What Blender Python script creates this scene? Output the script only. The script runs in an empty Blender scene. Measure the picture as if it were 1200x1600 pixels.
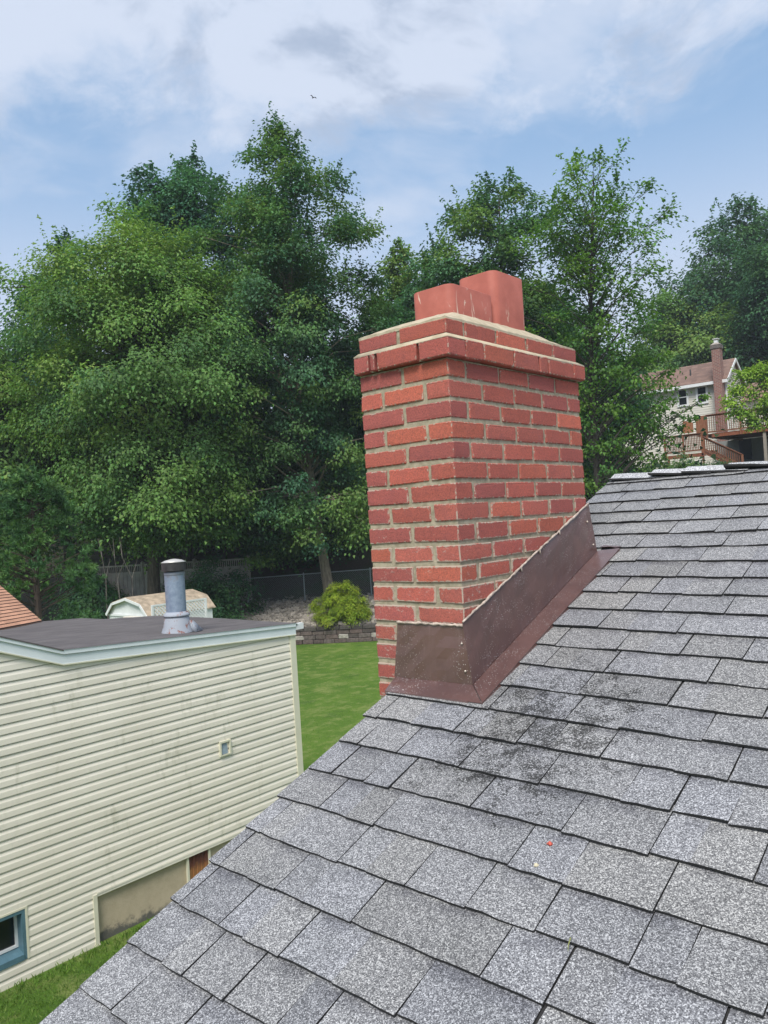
import bpy, math, random
import numpy as np
from mathutils import Vector, Matrix

# ------------------------------------------------------------------ scene, camera, sky, sun
S = bpy.context.scene
COL = S.collection
RAD = math.radians
EYE = 4.3                                   # eye height above the lawn (z = 0)

cam_d = bpy.data.cameras.new("camera")
cam = bpy.data.objects.new("camera", cam_d)
COL.objects.link(cam)
R_, U_, F_ = (0.7532, 0.6548, -0.0621), (0.0541, 0.0324, 0.998), (-0.6555, 0.7551, 0.011)
m = Matrix(((R_[0], U_[0], -F_[0], 0), (R_[1], U_[1], -F_[1], 0), (R_[2], U_[2], -F_[2], 0), (0, 0, 0, 1)))
cam.matrix_world = Matrix.Translation((0, 0, EYE)) @ m.to_quaternion().to_matrix().to_4x4()
cam_d.sensor_fit = 'VERTICAL'
cam_d.sensor_height = 24.0
cam_d.lens = 24.0 * 1240.8 / 1600.0
cam_d.clip_start = 0.05
cam_d.clip_end = 2000.0
S.camera = cam

S.view_settings.view_transform = 'Standard'
S.view_settings.look = 'None'
S.view_settings.gamma = 1.0
S.view_settings.exposure = 0.6
S.cycles.max_bounces = 6
S.cycles.diffuse_bounces = 3
S.cycles.glossy_bounces = 3
S.cycles.transmission_bounces = 3
S.cycles.transparent_max_bounces = 4
S.cycles.use_denoising = True

SUN_EL, SUN_AZ = 52.0, 152.0                # azimuth clockwise from +Y: behind the camera, hazy


class N:
    """tiny node-tree helper"""
    def __init__(self, tree):
        self.t = tree
        tree.nodes.clear()

    def n(self, typ, **kw):
        nd = self.t.nodes.new(typ)
        ins = kw.pop('i', {})
        for k, v in kw.items():
            setattr(nd, k, v)
        for k, v in ins.items():
            self.set(nd, k, v)
        return nd

    def set(self, nd, k, v):
        s = nd.inputs[k]
        if isinstance(v, bpy.types.NodeSocket):
            self.t.links.new(v, s)
        elif isinstance(v, bpy.types.Node):
            self.t.links.new(v.outputs[0], s)
        else:
            if s.type == 'RGBA' and len(v) == 3:
                v = (*v, 1)
            s.default_value = v

    def math(self, op, a, b=0.0, c=None, clamp=False):
        nd = self.n('ShaderNodeMath', operation=op, use_clamp=clamp)
        self.set(nd, 0, a)
        self.set(nd, 1, b)
        if c is not None:
            self.set(nd, 2, c)
        return nd.outputs[0]

    def mix(self, f, a, b, blend='MIX'):
        nd = self.n('ShaderNodeMix', data_type='RGBA', blend_type=blend)
        self.set(nd, 0, f)
        self.set(nd, 6, a)
        self.set(nd, 7, b)
        return nd.outputs[2]

    def rng(self, v, a, b, c=0.0, d=1.0, smooth=True):
        nd = self.n('ShaderNodeMapRange', interpolation_type='SMOOTHSTEP' if smooth else 'LINEAR')
        for k, x in enumerate((v, a, b, c, d)):
            self.set(nd, k, x)
        return nd.outputs[0]

    def noise(self, vec, scale, detail=3.0, rough=0.55, dist=0.0):
        nd = self.n('ShaderNodeTexNoise', i={'Scale': scale, 'Detail': detail, 'Roughness': rough, 'Distortion': dist})
        self.set(nd, 'Vector', vec)
        return nd.outputs[0]

    def scalev(self, vec, s):
        nd = self.n('ShaderNodeMapping')
        self.set(nd, 'Vector', vec)
        nd.inputs['Scale'].default_value = s
        return nd.outputs[0]

    def attr(self, name='tint', out='Color'):
        return self.n('ShaderNodeAttribute', attribute_name=name).outputs[out]


W = bpy.data.worlds.new("World")
S.world = W
W.use_nodes = True
k = N(W.node_tree)
sky = k.n('ShaderNodeTexSky', sky_type='NISHITA', sun_disc=False, sun_elevation=RAD(SUN_EL), sun_rotation=RAD(SUN_AZ),
          altitude=100.0, air_density=1.0, dust_density=1.6, ozone_density=1.4)
gen = k.n('ShaderNodeTexCoord').outputs['Generated']
sep = k.n('ShaderNodeSeparateXYZ', i={0: gen})
elev = sep.outputs[2]
warp = k.n('ShaderNodeTexNoise', i={'Scale': 2.2, 'Detail': 4.0})
k.set(warp, 'Vector', gen)
wv = k.n('ShaderNodeVectorMath', operation='MULTIPLY_ADD')
k.set(wv, 0, warp.outputs['Color']); k.set(wv, 1, (0.28, 0.28, 0.18)); k.set(wv, 2, gen)
pos = k.scalev(wv.outputs[0], (1.0, 1.0, 1.9))
n1 = k.noise(pos, 3.6, 9.0, 0.64)
n2 = k.noise(k.scalev(wv.outputs[0], (1.0, 1.0, 2.6)), 1.7, 6.0, 0.6)
top = k.rng(elev, 0.36, 0.54, -0.16, 0.24)
mask_top = k.rng(k.math('ADD', n1, top), 0.42, 0.70)
wisp = k.rng(n2, 0.43, 0.66, 0.04, 0.80)
hz = k.rng(elev, 0.20, 0.45, 0.88, 0.0)
mask = k.math('MAXIMUM', mask_top, k.math('MAXIMUM', wisp, hz))
shade = k.rng(k.noise(pos, 5.6, 7.0, 0.58), 0.49, 0.66)
shade = k.math('MULTIPLY', shade, mask_top)
cloud = k.mix(shade, (4.5, 5.05, 6.1), (2.9, 3.5, 4.6))
blue = k.mix(0.55, sky.outputs[0], (2.55, 4.15, 6.3))
skyc = k.mix(mask, blue, cloud)
bg = k.n('ShaderNodeBackground', i={'Color': skyc, 'Strength': 0.1})
k.n('ShaderNodeOutputWorld', i={0: bg})

sun_d = bpy.data.lights.new("sun", 'SUN')
sun_d.energy = 2.7
sun_d.angle = RAD(24)
sun_d.color = (1.0, 0.95, 0.88)
sun = bpy.data.objects.new("sun", sun_d)
COL.objects.link(sun)
az, el = RAD(SUN_AZ), RAD(SUN_EL)
sv = Vector((math.sin(az) * math.cos(el), math.cos(az) * math.cos(el), math.sin(el)))
sun.rotation_euler = (-sv).to_track_quat('-Z', 'Y').to_euler()

# ------------------------------------------------------------------ materials
def mat(name, fn, **kw):
    M = bpy.data.materials.new(name)
    M.use_nodes = True
    h = N(M.node_tree)
    b = h.n('ShaderNodeBsdfPrincipled')
    o = h.n('ShaderNodeOutputMaterial')
    h.set(o, 0, b)
    h.b, h.o = b, o
    h.obj = h.n('ShaderNodeTexCoord').outputs['Object']
    fn(h)
    return M


def bump(h, height, strength, dist):
    bp = h.n('ShaderNodeBump', i={'Strength': strength, 'Distance': dist, 'Height': height})
    h.set(h.b, 'Normal', bp)


def plain(name, col, rough=0.6, var=0.12, scale=8.0, bmp=0.0, metallic=0.0, tint=False, bscale=60.0, bdist=0.002):
    def f(h):
        n_ = h.noise(h.obj, scale, 5.0, 0.6)
        v = h.rng(n_, 0.3, 0.7, 1.0 - var, 1.0 + var, smooth=False)
        c = h.mix(1.0, col, h.n('ShaderNodeCombineColor', i={0: v, 1: v, 2: v}).outputs[0], 'MULTIPLY')
        if tint:
            c = h.mix(1.0, c, h.attr(), 'MULTIPLY')
        h.set(h.b, 'Base Color', c)
        h.set(h.b, 'Roughness', rough)
        h.set(h.b, 'Metallic', metallic)
        if bmp:
            bump(h, h.noise(h.obj, bscale, 4.0), bmp, bdist)
    return mat(name, f)


def f_brick(h):
    t = h.attr()
    fine = h.noise(h.obj, 240.0, 4.0, 0.7)
    big = h.noise(h.obj, 22.0, 4.0, 0.6)
    c = h.mix(h.rng(fine, 0.42, 0.70), t, h.mix(1.0, t, (1.55, 1.45, 1.4), 'MULTIPLY'))
    c = h.mix(h.rng(fine, 0.44, 0.30), c, h.mix(1.0, t, (0.42, 0.42, 0.46), 'MULTIPLY'))
    c = h.mix(h.rng(big, 0.45, 0.75, 0, 0.35), c, h.mix(1.0, t, (0.78, 0.86, 1.15), 'MULTIPLY'))
    # ragged arrises where mortar laps over the brick edges, and dry mortar haze on the lower courses
    z = h.n('ShaderNodeSeparateXYZ', i={0: h.obj}).outputs[2]
    low = h.rng(z, 4.50, 4.02, 0.0, 1.0)
    e = h.attr('tabv', 'Fac')
    rag = h.noise(h.obj, 75.0, 5.0, 0.7)
    lim = h.math('ADD', e, h.math('MULTIPLY', h.math('SUBTRACT', rag, 0.5), 2.0))
    m0 = h.rng(lim, h.rng(low, 0, 1, -0.02, 0.30), h.rng(low, 0, 1, -0.16, 0.10), 0.0, 0.85)
    c = h.mix(m0, c, (0.40, 0.35, 0.28))
    sm = h.noise(h.scalev(h.obj, (1, 1, 1.6)), 34.0, 6.0, 0.68)
    thr = h.rng(low, 0, 1, 0.70, 0.58)
    m_ = h.math('MULTIPLY', h.rng(h.math('SUBTRACT', sm, thr), 0.0, 0.10), 0.50)
    c = h.mix(m_, c, (0.50, 0.44, 0.38))
    c = h.mix(0.08, c, (0.45, 0.36, 0.33))
    h.set(h.b, 'Base Color', c)
    h.set(h.b, 'Roughness', 0.85)
    h.set(h.b, 'Specular IOR Level', 0.25)
    bump(h, h.math('ADD', fine, h.math('MULTIPLY', big, 1.5)), 0.8, 0.0022)


def f_mortar(h):
    n_ = h.noise(h.obj, 40.0, 6.0, 0.65)
    c = h.mix(h.rng(n_, 0.3, 0.7), (0.26, 0.222, 0.155), (0.43, 0.375, 0.275))
    h.set(h.b, 'Base Color', c)
    h.set(h.b, 'Roughness', 0.95)
    bump(h, h.noise(h.obj, 160.0, 5.0, 0.7), 0.7, 0.003)


def f_cap(h):
    n_ = h.noise(h.obj, 24.0, 6.0, 0.65)
    c = h.mix(h.rng(n_, 0.3, 0.7), (0.38, 0.32, 0.22), (0.52, 0.45, 0.33))
    h.set(h.b, 'Base Color', c)
    h.set(h.b, 'Roughness', 0.95)
    bump(h, h.noise(h.obj, 120.0, 5.0, 0.7), 0.6, 0.003)


def f_flue(h):
    n_ = h.noise(h.obj, 12.0, 5.0, 0.6)
    c = h.mix(h.rng(n_, 0.3, 0.7), (0.33, 0.088, 0.062), (0.41, 0.118, 0.085))
    skew = h.n('ShaderNodeMapping', i={'Vector': h.obj})
    skew.inputs['Rotation'].default_value = (0.35, -0.30, 0.2)
    skew.inputs['Scale'].default_value = (34, 34, 8)
    st = h.noise(skew.outputs[0], 1.0, 4.0, 0.6, 0.8)
    z = h.n('ShaderNodeSeparateXYZ', i={0: h.obj}).outputs[2]
    lowz = h.rng(z, 5.13, 5.00, 0.0, 0.06)
    c = h.mix(h.rng(h.math('ADD', st, lowz), 0.655, 0.73, 0, 0.7), c, (0.62, 0.50, 0.40))
    h.set(h.b, 'Base Color', c)
    h.set(h.b, 'Roughness', 0.72)
    bump(h, h.noise(h.obj, 90.0, 4.0), 0.25, 0.002)


def f_shingle(h):
    t = h.attr()
    vo = h.n('ShaderNodeTexVoronoi', i={'Scale': 430.0})
    h.set(vo, 'Vector', h.obj)
    g = h.n('ShaderNodeSeparateColor', i={0: vo.outputs['Color']}).outputs[0]
    vo2 = h.n('ShaderNodeTexVoronoi', i={'Scale': 610.0})
    h.set(vo2, 'Vector', h.obj)
    g2 = h.n('ShaderNodeSeparateColor', i={0: vo2.outputs['Color']}).outputs[1]
    g = h.math('ADD', h.math('MULTIPLY', g, 0.66), h.math('MULTIPLY', g2, 0.34))
    rp = h.n('ShaderNodeValToRGB', i={0: g})
    e = rp.color_ramp.elements
    e[0].position, e[0].color = 0.12, (0.062, 0.063, 0.067, 1)
    e[1].position, e[1].color = 0.88, (0.60, 0.605, 0.61, 1)
    x = e.new(0.38); x.color = (0.155, 0.157, 0.166, 1)
    x = e.new(0.60); x.color = (0.245, 0.248, 0.258, 1)
    x = e.new(0.72); x.color = (0.375, 0.378, 0.385, 1)
    c = h.mix(1.0, rp.outputs[0], t, 'MULTIPLY')
    # the factory shadow band: dark granules towards the top of each tab
    v = h.attr('tabv', 'Fac')
    patch = h.noise(h.obj, 9.0, 3.0, 0.6)
    band = h.math('MULTIPLY', h.rng(v, 0.62, 0.95), h.rng(patch, 0.42, 0.62, 0.0, 0.60))
    c = h.mix(band, c, h.mix(1.0, c, (0.42, 0.42, 0.47), 'MULTIPLY'))
    # weathering blotches and the black algae stain below the chimney
    w_ = h.noise(h.obj, 5.0, 6.0, 0.65)
    c = h.mix(h.rng(w_, 0.45, 0.72, 0, 0.30), c, h.mix(1.0, c, (0.60, 0.62, 0.60), 'MULTIPLY'))
    d = h.n('ShaderNodeVectorMath', operation='DISTANCE')
    h.set(d, 0, h.scalev(h.obj, (1.0, 0.85, 0.0))); h.set(d, 1, (-1.17, 1.66, 0.0))
    near = h.rng(d.outputs['Value'], 0.46, 0.06)
    al = h.noise(h.obj, 17.0, 6.0, 0.72)
    stain = h.rng(h.math('ADD', al, h.math('MULTIPLY', near, 0.20)), 0.52, 0.86, 0, 0.85)
    stain = h.math('MULTIPLY', stain, h.rng(near, 0.0, 0.3))
    vo3 = h.n('ShaderNodeTexVoronoi', i={'Scale': 260.0})
    h.set(vo3, 'Vector', h.obj)
    g3 = h.n('ShaderNodeSeparateColor', i={0: vo3.outputs['Color']}).outputs[2]
    spots = h.rng(h.math('SUBTRACT', stain, h.math('MULTIPLY', g3, 0.85)), -0.10, 0.22)
    c = h.mix(spots, c, h.mix(1.0, c, (0.24, 0.24, 0.235), 'MULTIPLY'))
    h.set(h.b, 'Base Color', c)
    h.set(h.b, 'Roughness', 0.82)
    h.set(h.b, 'Specular IOR Level', 0.35)
    bump(h, g, 0.55, 0.0018)


def f_flash(h):
    n_ = h.noise(h.obj, 7.0, 5.0, 0.6)
    c = h.mix(h.rng(n_, 0.35, 0.7), (0.086, 0.043, 0.038), (0.125, 0.064, 0.056))
    vo = h.n('ShaderNodeTexVoronoi', i={'Scale': 150.0, 'Randomness': 1.0})
    h.set(vo, 'Vector', h.obj)
    cell = h.n('ShaderNodeSeparateColor', i={0: vo.outputs['Color']}).outputs[0]
    drops = h.math('MULTIPLY', h.rng(vo.outputs['Distance'], 0.30, 0.16), h.math('GREATER_THAN', cell, 0.40))
    cover = h.rng(h.noise(h.obj, 6.0, 4.0), 0.42, 0.62)
    drops = h.math('MULTIPLY', drops, cover)
    streak = h.noise(h.scalev(h.obj, (60, 60, 5)), 1.0, 3.0)
    c = h.mix(h.rng(streak, 0.56, 0.75, 0, 0.28), c, (0.21, 0.14, 0.13))
    c = h.mix(h.math('MULTIPLY', drops, 0.8), c, (0.55, 0.50, 0.47))
    h.set(h.b, 'Base Color', c)
    h.set(h.b, 'Roughness', h.rng(drops, 0, 1, 0.36, 0.10))
    h.set(h.b, 'Specular IOR Level', 0.6)
    h.set(h.b, 'Coat Weight', 0.7)
    h.set(h.b, 'Coat IOR', 1.55)
    h.set(h.b, 'Coat Roughness', 0.25)
    bump(h, h.math('ADD', h.math('MULTIPLY', drops, 1.0), h.math('MULTIPLY', h.noise(h.obj, 10.0, 2.0), 0.8)), 0.5, 0.004)


def f_siding(h):
    n_ = h.noise(h.scalev(h.obj, (1, 0.6, 1)), 2.5, 6.0, 0.6)
    c = h.mix(h.rng(n_, 0.35, 0.7), (0.73, 0.685, 0.58), (0.79, 0.745, 0.64))
    dirt = h.noise(h.scalev(h.obj, (1, 2.4, 0.9)), 2.2, 7.0, 0.68)
    c = h.mix(h.rng(dirt, 0.56, 0.74, 0, 0.50), c, (0.36, 0.35, 0.25))
    d2 = h.noise(h.scalev(h.obj, (1, 5.0, 1.4)), 3.0, 5.0, 0.7)
    c = h.mix(h.rng(d2, 0.62, 0.76, 0, 0.30), c, (0.27, 0.28, 0.22))
    h.set(h.b, 'Base Color', c)
    h.set(h.b, 'Roughness', 0.48)
    bump(h, h.noise(h.scalev(h.obj, (1, 0.08, 1)), 220.0, 3.0), 0.1, 0.001)


def f_stucco(h):
    z = h.n('ShaderNodeSeparateXYZ', i={0: h.obj}).outputs[2]
    n_ = h.noise(h.obj, 5.0, 7.0, 0.68)
    c = h.mix(h.rng(n_, 0.3, 0.7), (0.42, 0.35, 0.24), (0.50, 0.42, 0.30))
    edge = h.math('ADD', z, h.math('MULTIPLY', h.math('SUBTRACT', n_, 0.5), 0.55))
    c = h.mix(h.rng(edge, 0.14, 0.03), c, (0.12, 0.115, 0.10))
    h.set(h.b, 'Base Color', c)
    h.set(h.b, 'Roughness', 0.9)
    bump(h, h.noise(h.obj, 45.0, 5.0, 0.7), 0.6, 0.006)


def f_flatroof(h):
    n_ = h.noise(h.scalev(h.obj, (1.0, 0.25, 1)), 7.0, 6.0, 0.65)
    c = h.mix(h.rng(n_, 0.3, 0.7), (0.085, 0.076, 0.078), (0.135, 0.122, 0.122))
    li = h.noise(h.scalev(h.obj, (6.0, 0.3, 1)), 2.0, 4.0, 0.6)
    c = h.mix(h.rng(li, 0.58, 0.72, 0, 0.35), c, (0.22, 0.20, 0.19))
    h.set(h.b, 'Base Color', c)
    h.set(h.b, 'Roughness', 0.8)
    bump(h, h.noise(h.obj, 120.0, 3.0), 0.5, 0.003)


def f_rust(h):
    z = h.n('ShaderNodeSeparateXYZ', i={0: h.obj}).outputs[2]
    n_ = h.noise(h.obj, 14.0, 6.0, 0.65)
    c = h.mix(h.rng(n_, 0.3, 0.7), (0.085, 0.030, 0.022), (0.150, 0.050, 0.030))
    edge = h.math('ADD', z, h.math('MULTIPLY', h.math('SUBTRACT', n_, 0.5), 0.25))
    c = h.mix(h.rng(edge, 0.40, 0.30), c, (0.34, 0.15, 0.05))
    h.set(h.b, 'Base Color', c)
    h.set(h.b, 'Roughness', 0.75)


def f_pipe(h):
    z = h.n('ShaderNodeSeparateXYZ', i={0: h.obj}).outputs[2]
    n_ = h.noise(h.obj, 16.0, 6.0, 0.65)
    c = h.mix(h.rng(n_, 0.3, 0.7), (0.22, 0.28, 0.38), (0.31, 0.375, 0.48))
    topd = h.math('ADD', z, h.math('MULTIPLY', h.math('SUBTRACT', n_, 0.5), 0.45))
    c = h.mix(h.rng(topd, 3.72, 3.84, 0, 0.75), c, (0.20, 0.20, 0.22))
    h.set(h.b, 'Base Color', c)
    h.set(h.b, 'Metallic', 0.35)
    h.set(h.b, 'Roughness', 0.5)


def f_boot(h):
    n_ = h.noise(h.obj, 13.0, 6.0, 0.7)
    c = h.mix(h.rng(n_, 0.55, 0.62), (0.33, 0.36, 0.41), (0.24, 0.10, 0.07))
    n3 = h.noise(h.obj, 25.0, 4.0, 0.6)
    c = h.mix(h.rng(n3, 0.66, 0.70), c, (0.03, 0.028, 0.028))
    h.set(h.b, 'Base Color', c)
    h.set(h.b, 'Roughness', 0.7)


def f_lawn(h):
    b_ = h.noise(h.obj, 0.35, 5.0, 0.6)
    m_ = h.noise(h.scalev(h.obj, (1, 1, 1)), 2.6, 6.0, 0.68)
    f_ = h.noise(h.obj, 38.0, 5.0, 0.7)
    c = h.mix(h.rng(b_, 0.35, 0.68), (0.098, 0.205, 0.026), (0.150, 0.262, 0.038))
    c = h.mix(h.rng(m_, 0.49, 0.64, 0, 0.85), c, (0.27, 0.33, 0.10))
    c = h.mix(h.rng(m_, 0.46, 0.30, 0, 0.6), c, (0.090, 0.155, 0.036))
    c = h.mix(h.rng(f_, 0.40, 0.68, 0, 0.55), c, (0.080, 0.130, 0.030))
    h.set(h.b, 'Base Color', c)
    w_ = h.noise(h.scalev(h.obj, (1.0, 0.5, 1)), 1.3, 7.0, 0.72)
    c = h.mix(h.rng(w_, 0.52, 0.66, 0, 0.55), c, (0.30, 0.34, 0.11))
    c = h.mix(h.rng(w_, 0.46, 0.34, 0, 0.6), c, (0.055, 0.130, 0.022))
    h.set(h.b, 'Base Color', c)
    h.set(h.b, 'Roughness', 0.9)
    h.set(h.b, 'Specular IOR Level', 0.15)
    bump(h, h.math('ADD', f_, h.math('MULTIPLY', m_, 0.5)), 1.0, 0.05)


def f_soil(h):
    b_ = h.noise(h.obj, 0.9, 6.0, 0.65)
    f_ = h.noise(h.obj, 16.0, 5.0, 0.7)
    c = h.mix(h.rng(b_, 0.40, 0.62), (0.060, 0.048, 0.036), (0.036, 0.060, 0.020))
    c = h.mix(h.rng(f_, 0.45, 0.7, 0, 0.6), c, (0.115, 0.090, 0.070))
    h.set(h.b, 'Base Color', c)
    h.set(h.b, 'Roughness', 0.95)
    bump(h, f_, 0.8, 0.06)


def foliage(name, trans=0.28, rough=0.5, spec=0.35):
    def f(h):
        t = h.attr()
        h.set(h.b, 'Base Color', t)
        h.set(h.b, 'Roughness', rough)
        h.set(h.b, 'Specular IOR Level', spec)
        tr = h.n('ShaderNodeBsdfTranslucent', i={'Color': h.mix(1.0, t, (1.25, 1.35, 0.7), 'MULTIPLY')})
        mx = h.n('ShaderNodeMixShader', i={0: trans})
        h.set(mx, 1, h.b)
        h.set(mx, 2, tr)
        h.set(h.o, 0, mx)
    return mat(name, f)


def f_bark(h):
    n_ = h.noise(h.scalev(h.obj, (1, 1, 0.25)), 14.0, 6.0, 0.65)
    t = h.attr()
    c = h.mix(h.rng(n_, 0.3, 0.7), (0.55, 0.55, 0.55), (1.3, 1.3, 1.3))
    h.set(h.b, 'Base Color', h.mix(1.0, t, c, 'MULTIPLY'))
    h.set(h.b, 'Roughness', 0.9)
    bump(h, n_, 0.9, 0.03)


def f_redroof(h):
    t = h.attr()
    n_ = h.noise(h.obj, 60.0, 4.0, 0.7)
    c = h.mix(h.rng(n_, 0.3, 0.7), (0.75, 0.75, 0.75), (1.2, 1.2, 1.2))
    h.set(h.b, 'Base Color', h.mix(1.0, t, c, 'MULTIPLY'))
    h.set(h.b, 'Roughness', 0.85)


def f_farbrick(h):
    br = h.n('ShaderNodeTexBrick', i={'Scale': 1.0, 'Mortar Size': 0.014, 'Brick Width': 0.24, 'Row Height': 0.085,
                                      'Color1': (0.26, 0.085, 0.065, 1), 'Color2': (0.17, 0.055, 0.05, 1), 'Mortar': (0.30, 0.26, 0.22, 1)})
    xz = h.n('ShaderNodeSeparateXYZ', i={0: h.obj})
    cb = h.n('ShaderNodeCombineXYZ', i={0: h.math('ADD', xz.outputs[0], xz.outputs[1]), 1: xz.outputs[2]})
    h.set(br, 'Vector', cb.outputs[0])
    h.set(h.b, 'Base Color', br.outputs[0])
    h.set(h.b, 'Roughness', 0.9)


def f_glass(h):
    h.set(h.b, 'Base Color', (0.012, 0.015, 0.02))
    h.set(h.b, 'Roughness', 0.08)
    h.set(h.b, 'Specular IOR Level', 0.5)


def f_stone(h):
    t = h.attr()
    n_ = h.noise(h.obj, 14.0, 5.0, 0.65)
    c = h.mix(h.rng(n_, 0.3, 0.7), (0.6, 0.6, 0.6), (1.3, 1.3, 1.3))
    h.set(h.b, 'Base Color', h.mix(1.0, t, c, 'MULTIPLY'))
    h.set(h.b, 'Roughness', 0.92)
    bump(h, n_, 0.6, 0.02)


def f_wood(h):
    n_ = h.noise(h.scalev(h.obj, (1, 1, 0.3)), 18.0, 5.0, 0.65)
    c = h.mix(h.rng(n_, 0.3, 0.7), (0.150, 0.062, 0.034), (0.230, 0.105, 0.060))
    h.set(h.b, 'Base Color', h.mix(1.0, c, h.attr(), 'MULTIPLY'))
    h.set(h.b, 'Roughness', 0.8)


BRICK, MORTAR, CAPM = mat('brick', f_brick), mat('mortar', f_mortar), mat('mortar_wash', f_cap)
FLUE, SHINGLE, FLASH = mat('terracotta', f_flue), mat('asphalt_shingle', f_shingle), mat('brown_metal', f_flash)
ASPHALT = plain('asphalt_edge', (0.022, 0.022, 0.023), 0.9)
SEAL = plain('sealant', (0.46, 0.38, 0.32), 0.35, 0.45, 50.0, 0.6, bscale=120.0)
SCREW = plain('screw_metal', (0.6, 0.52, 0.45), 0.35, 0.1, metallic=0.5)
SIDING, STUCCO, FLATROOF = mat('vinyl_siding', f_siding), mat('stucco', f_stucco), mat('roll_roofing', f_flatroof)
FASCIA = plain('fascia_paint', (0.68, 0.735, 0.75), 0.45, 0.06, 3.0)
TRIM = plain('cream_trim', (0.66, 0.64, 0.50), 0.5, 0.06, 4.0)
WHITE = plain('white_paint', (0.72, 0.74, 0.74), 0.5, 0.07, 4.0)
TEAL = plain('teal_paint', (0.085, 0.170, 0.215), 0.45, 0.15, 9.0)
GREYBLUE = plain('grey_blue_plastic', (0.25, 0.32, 0.37), 0.5, 0.15, 20.0)
DARK = plain('dark_metal', (0.035, 0.033, 0.035), 0.5, 0.3, 20.0)
RUST, PIPE, BOOT = mat('rusty_metal', f_rust), mat('galvanised_pipe', f_pipe), mat('flaking_boot', f_boot)
LAWN, SOIL = mat('lawn_grass', f_lawn), mat('woodland_floor', f_soil)
LEAF, NEEDLE = foliage('leaves', 0.30, 0.6, 0.18), foliage('needles', 0.22, 0.6, 0.2)
BLADE = foliage('grass_blades', 0.2, 0.7, 0.15)
BARK, REDROOF, FARBRICK, GLASS = mat('bark', f_bark), mat('red_shingle', f_redroof), mat('old_brick', f_farbrick), mat('dark_glass', f_glass)
STONE, WOOD = mat('stone', f_stone), mat('stained_wood', f_wood)
STEEL = plain('fence_steel', (0.30, 0.34, 0.36), 0.45, 0.1, metallic=0.6)
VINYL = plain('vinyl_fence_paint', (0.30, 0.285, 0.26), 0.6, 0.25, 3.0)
TANROOF = plain('tan_shed_roof', (0.40, 0.32, 0.235), 0.8, 0.4, 5.0)

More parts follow.
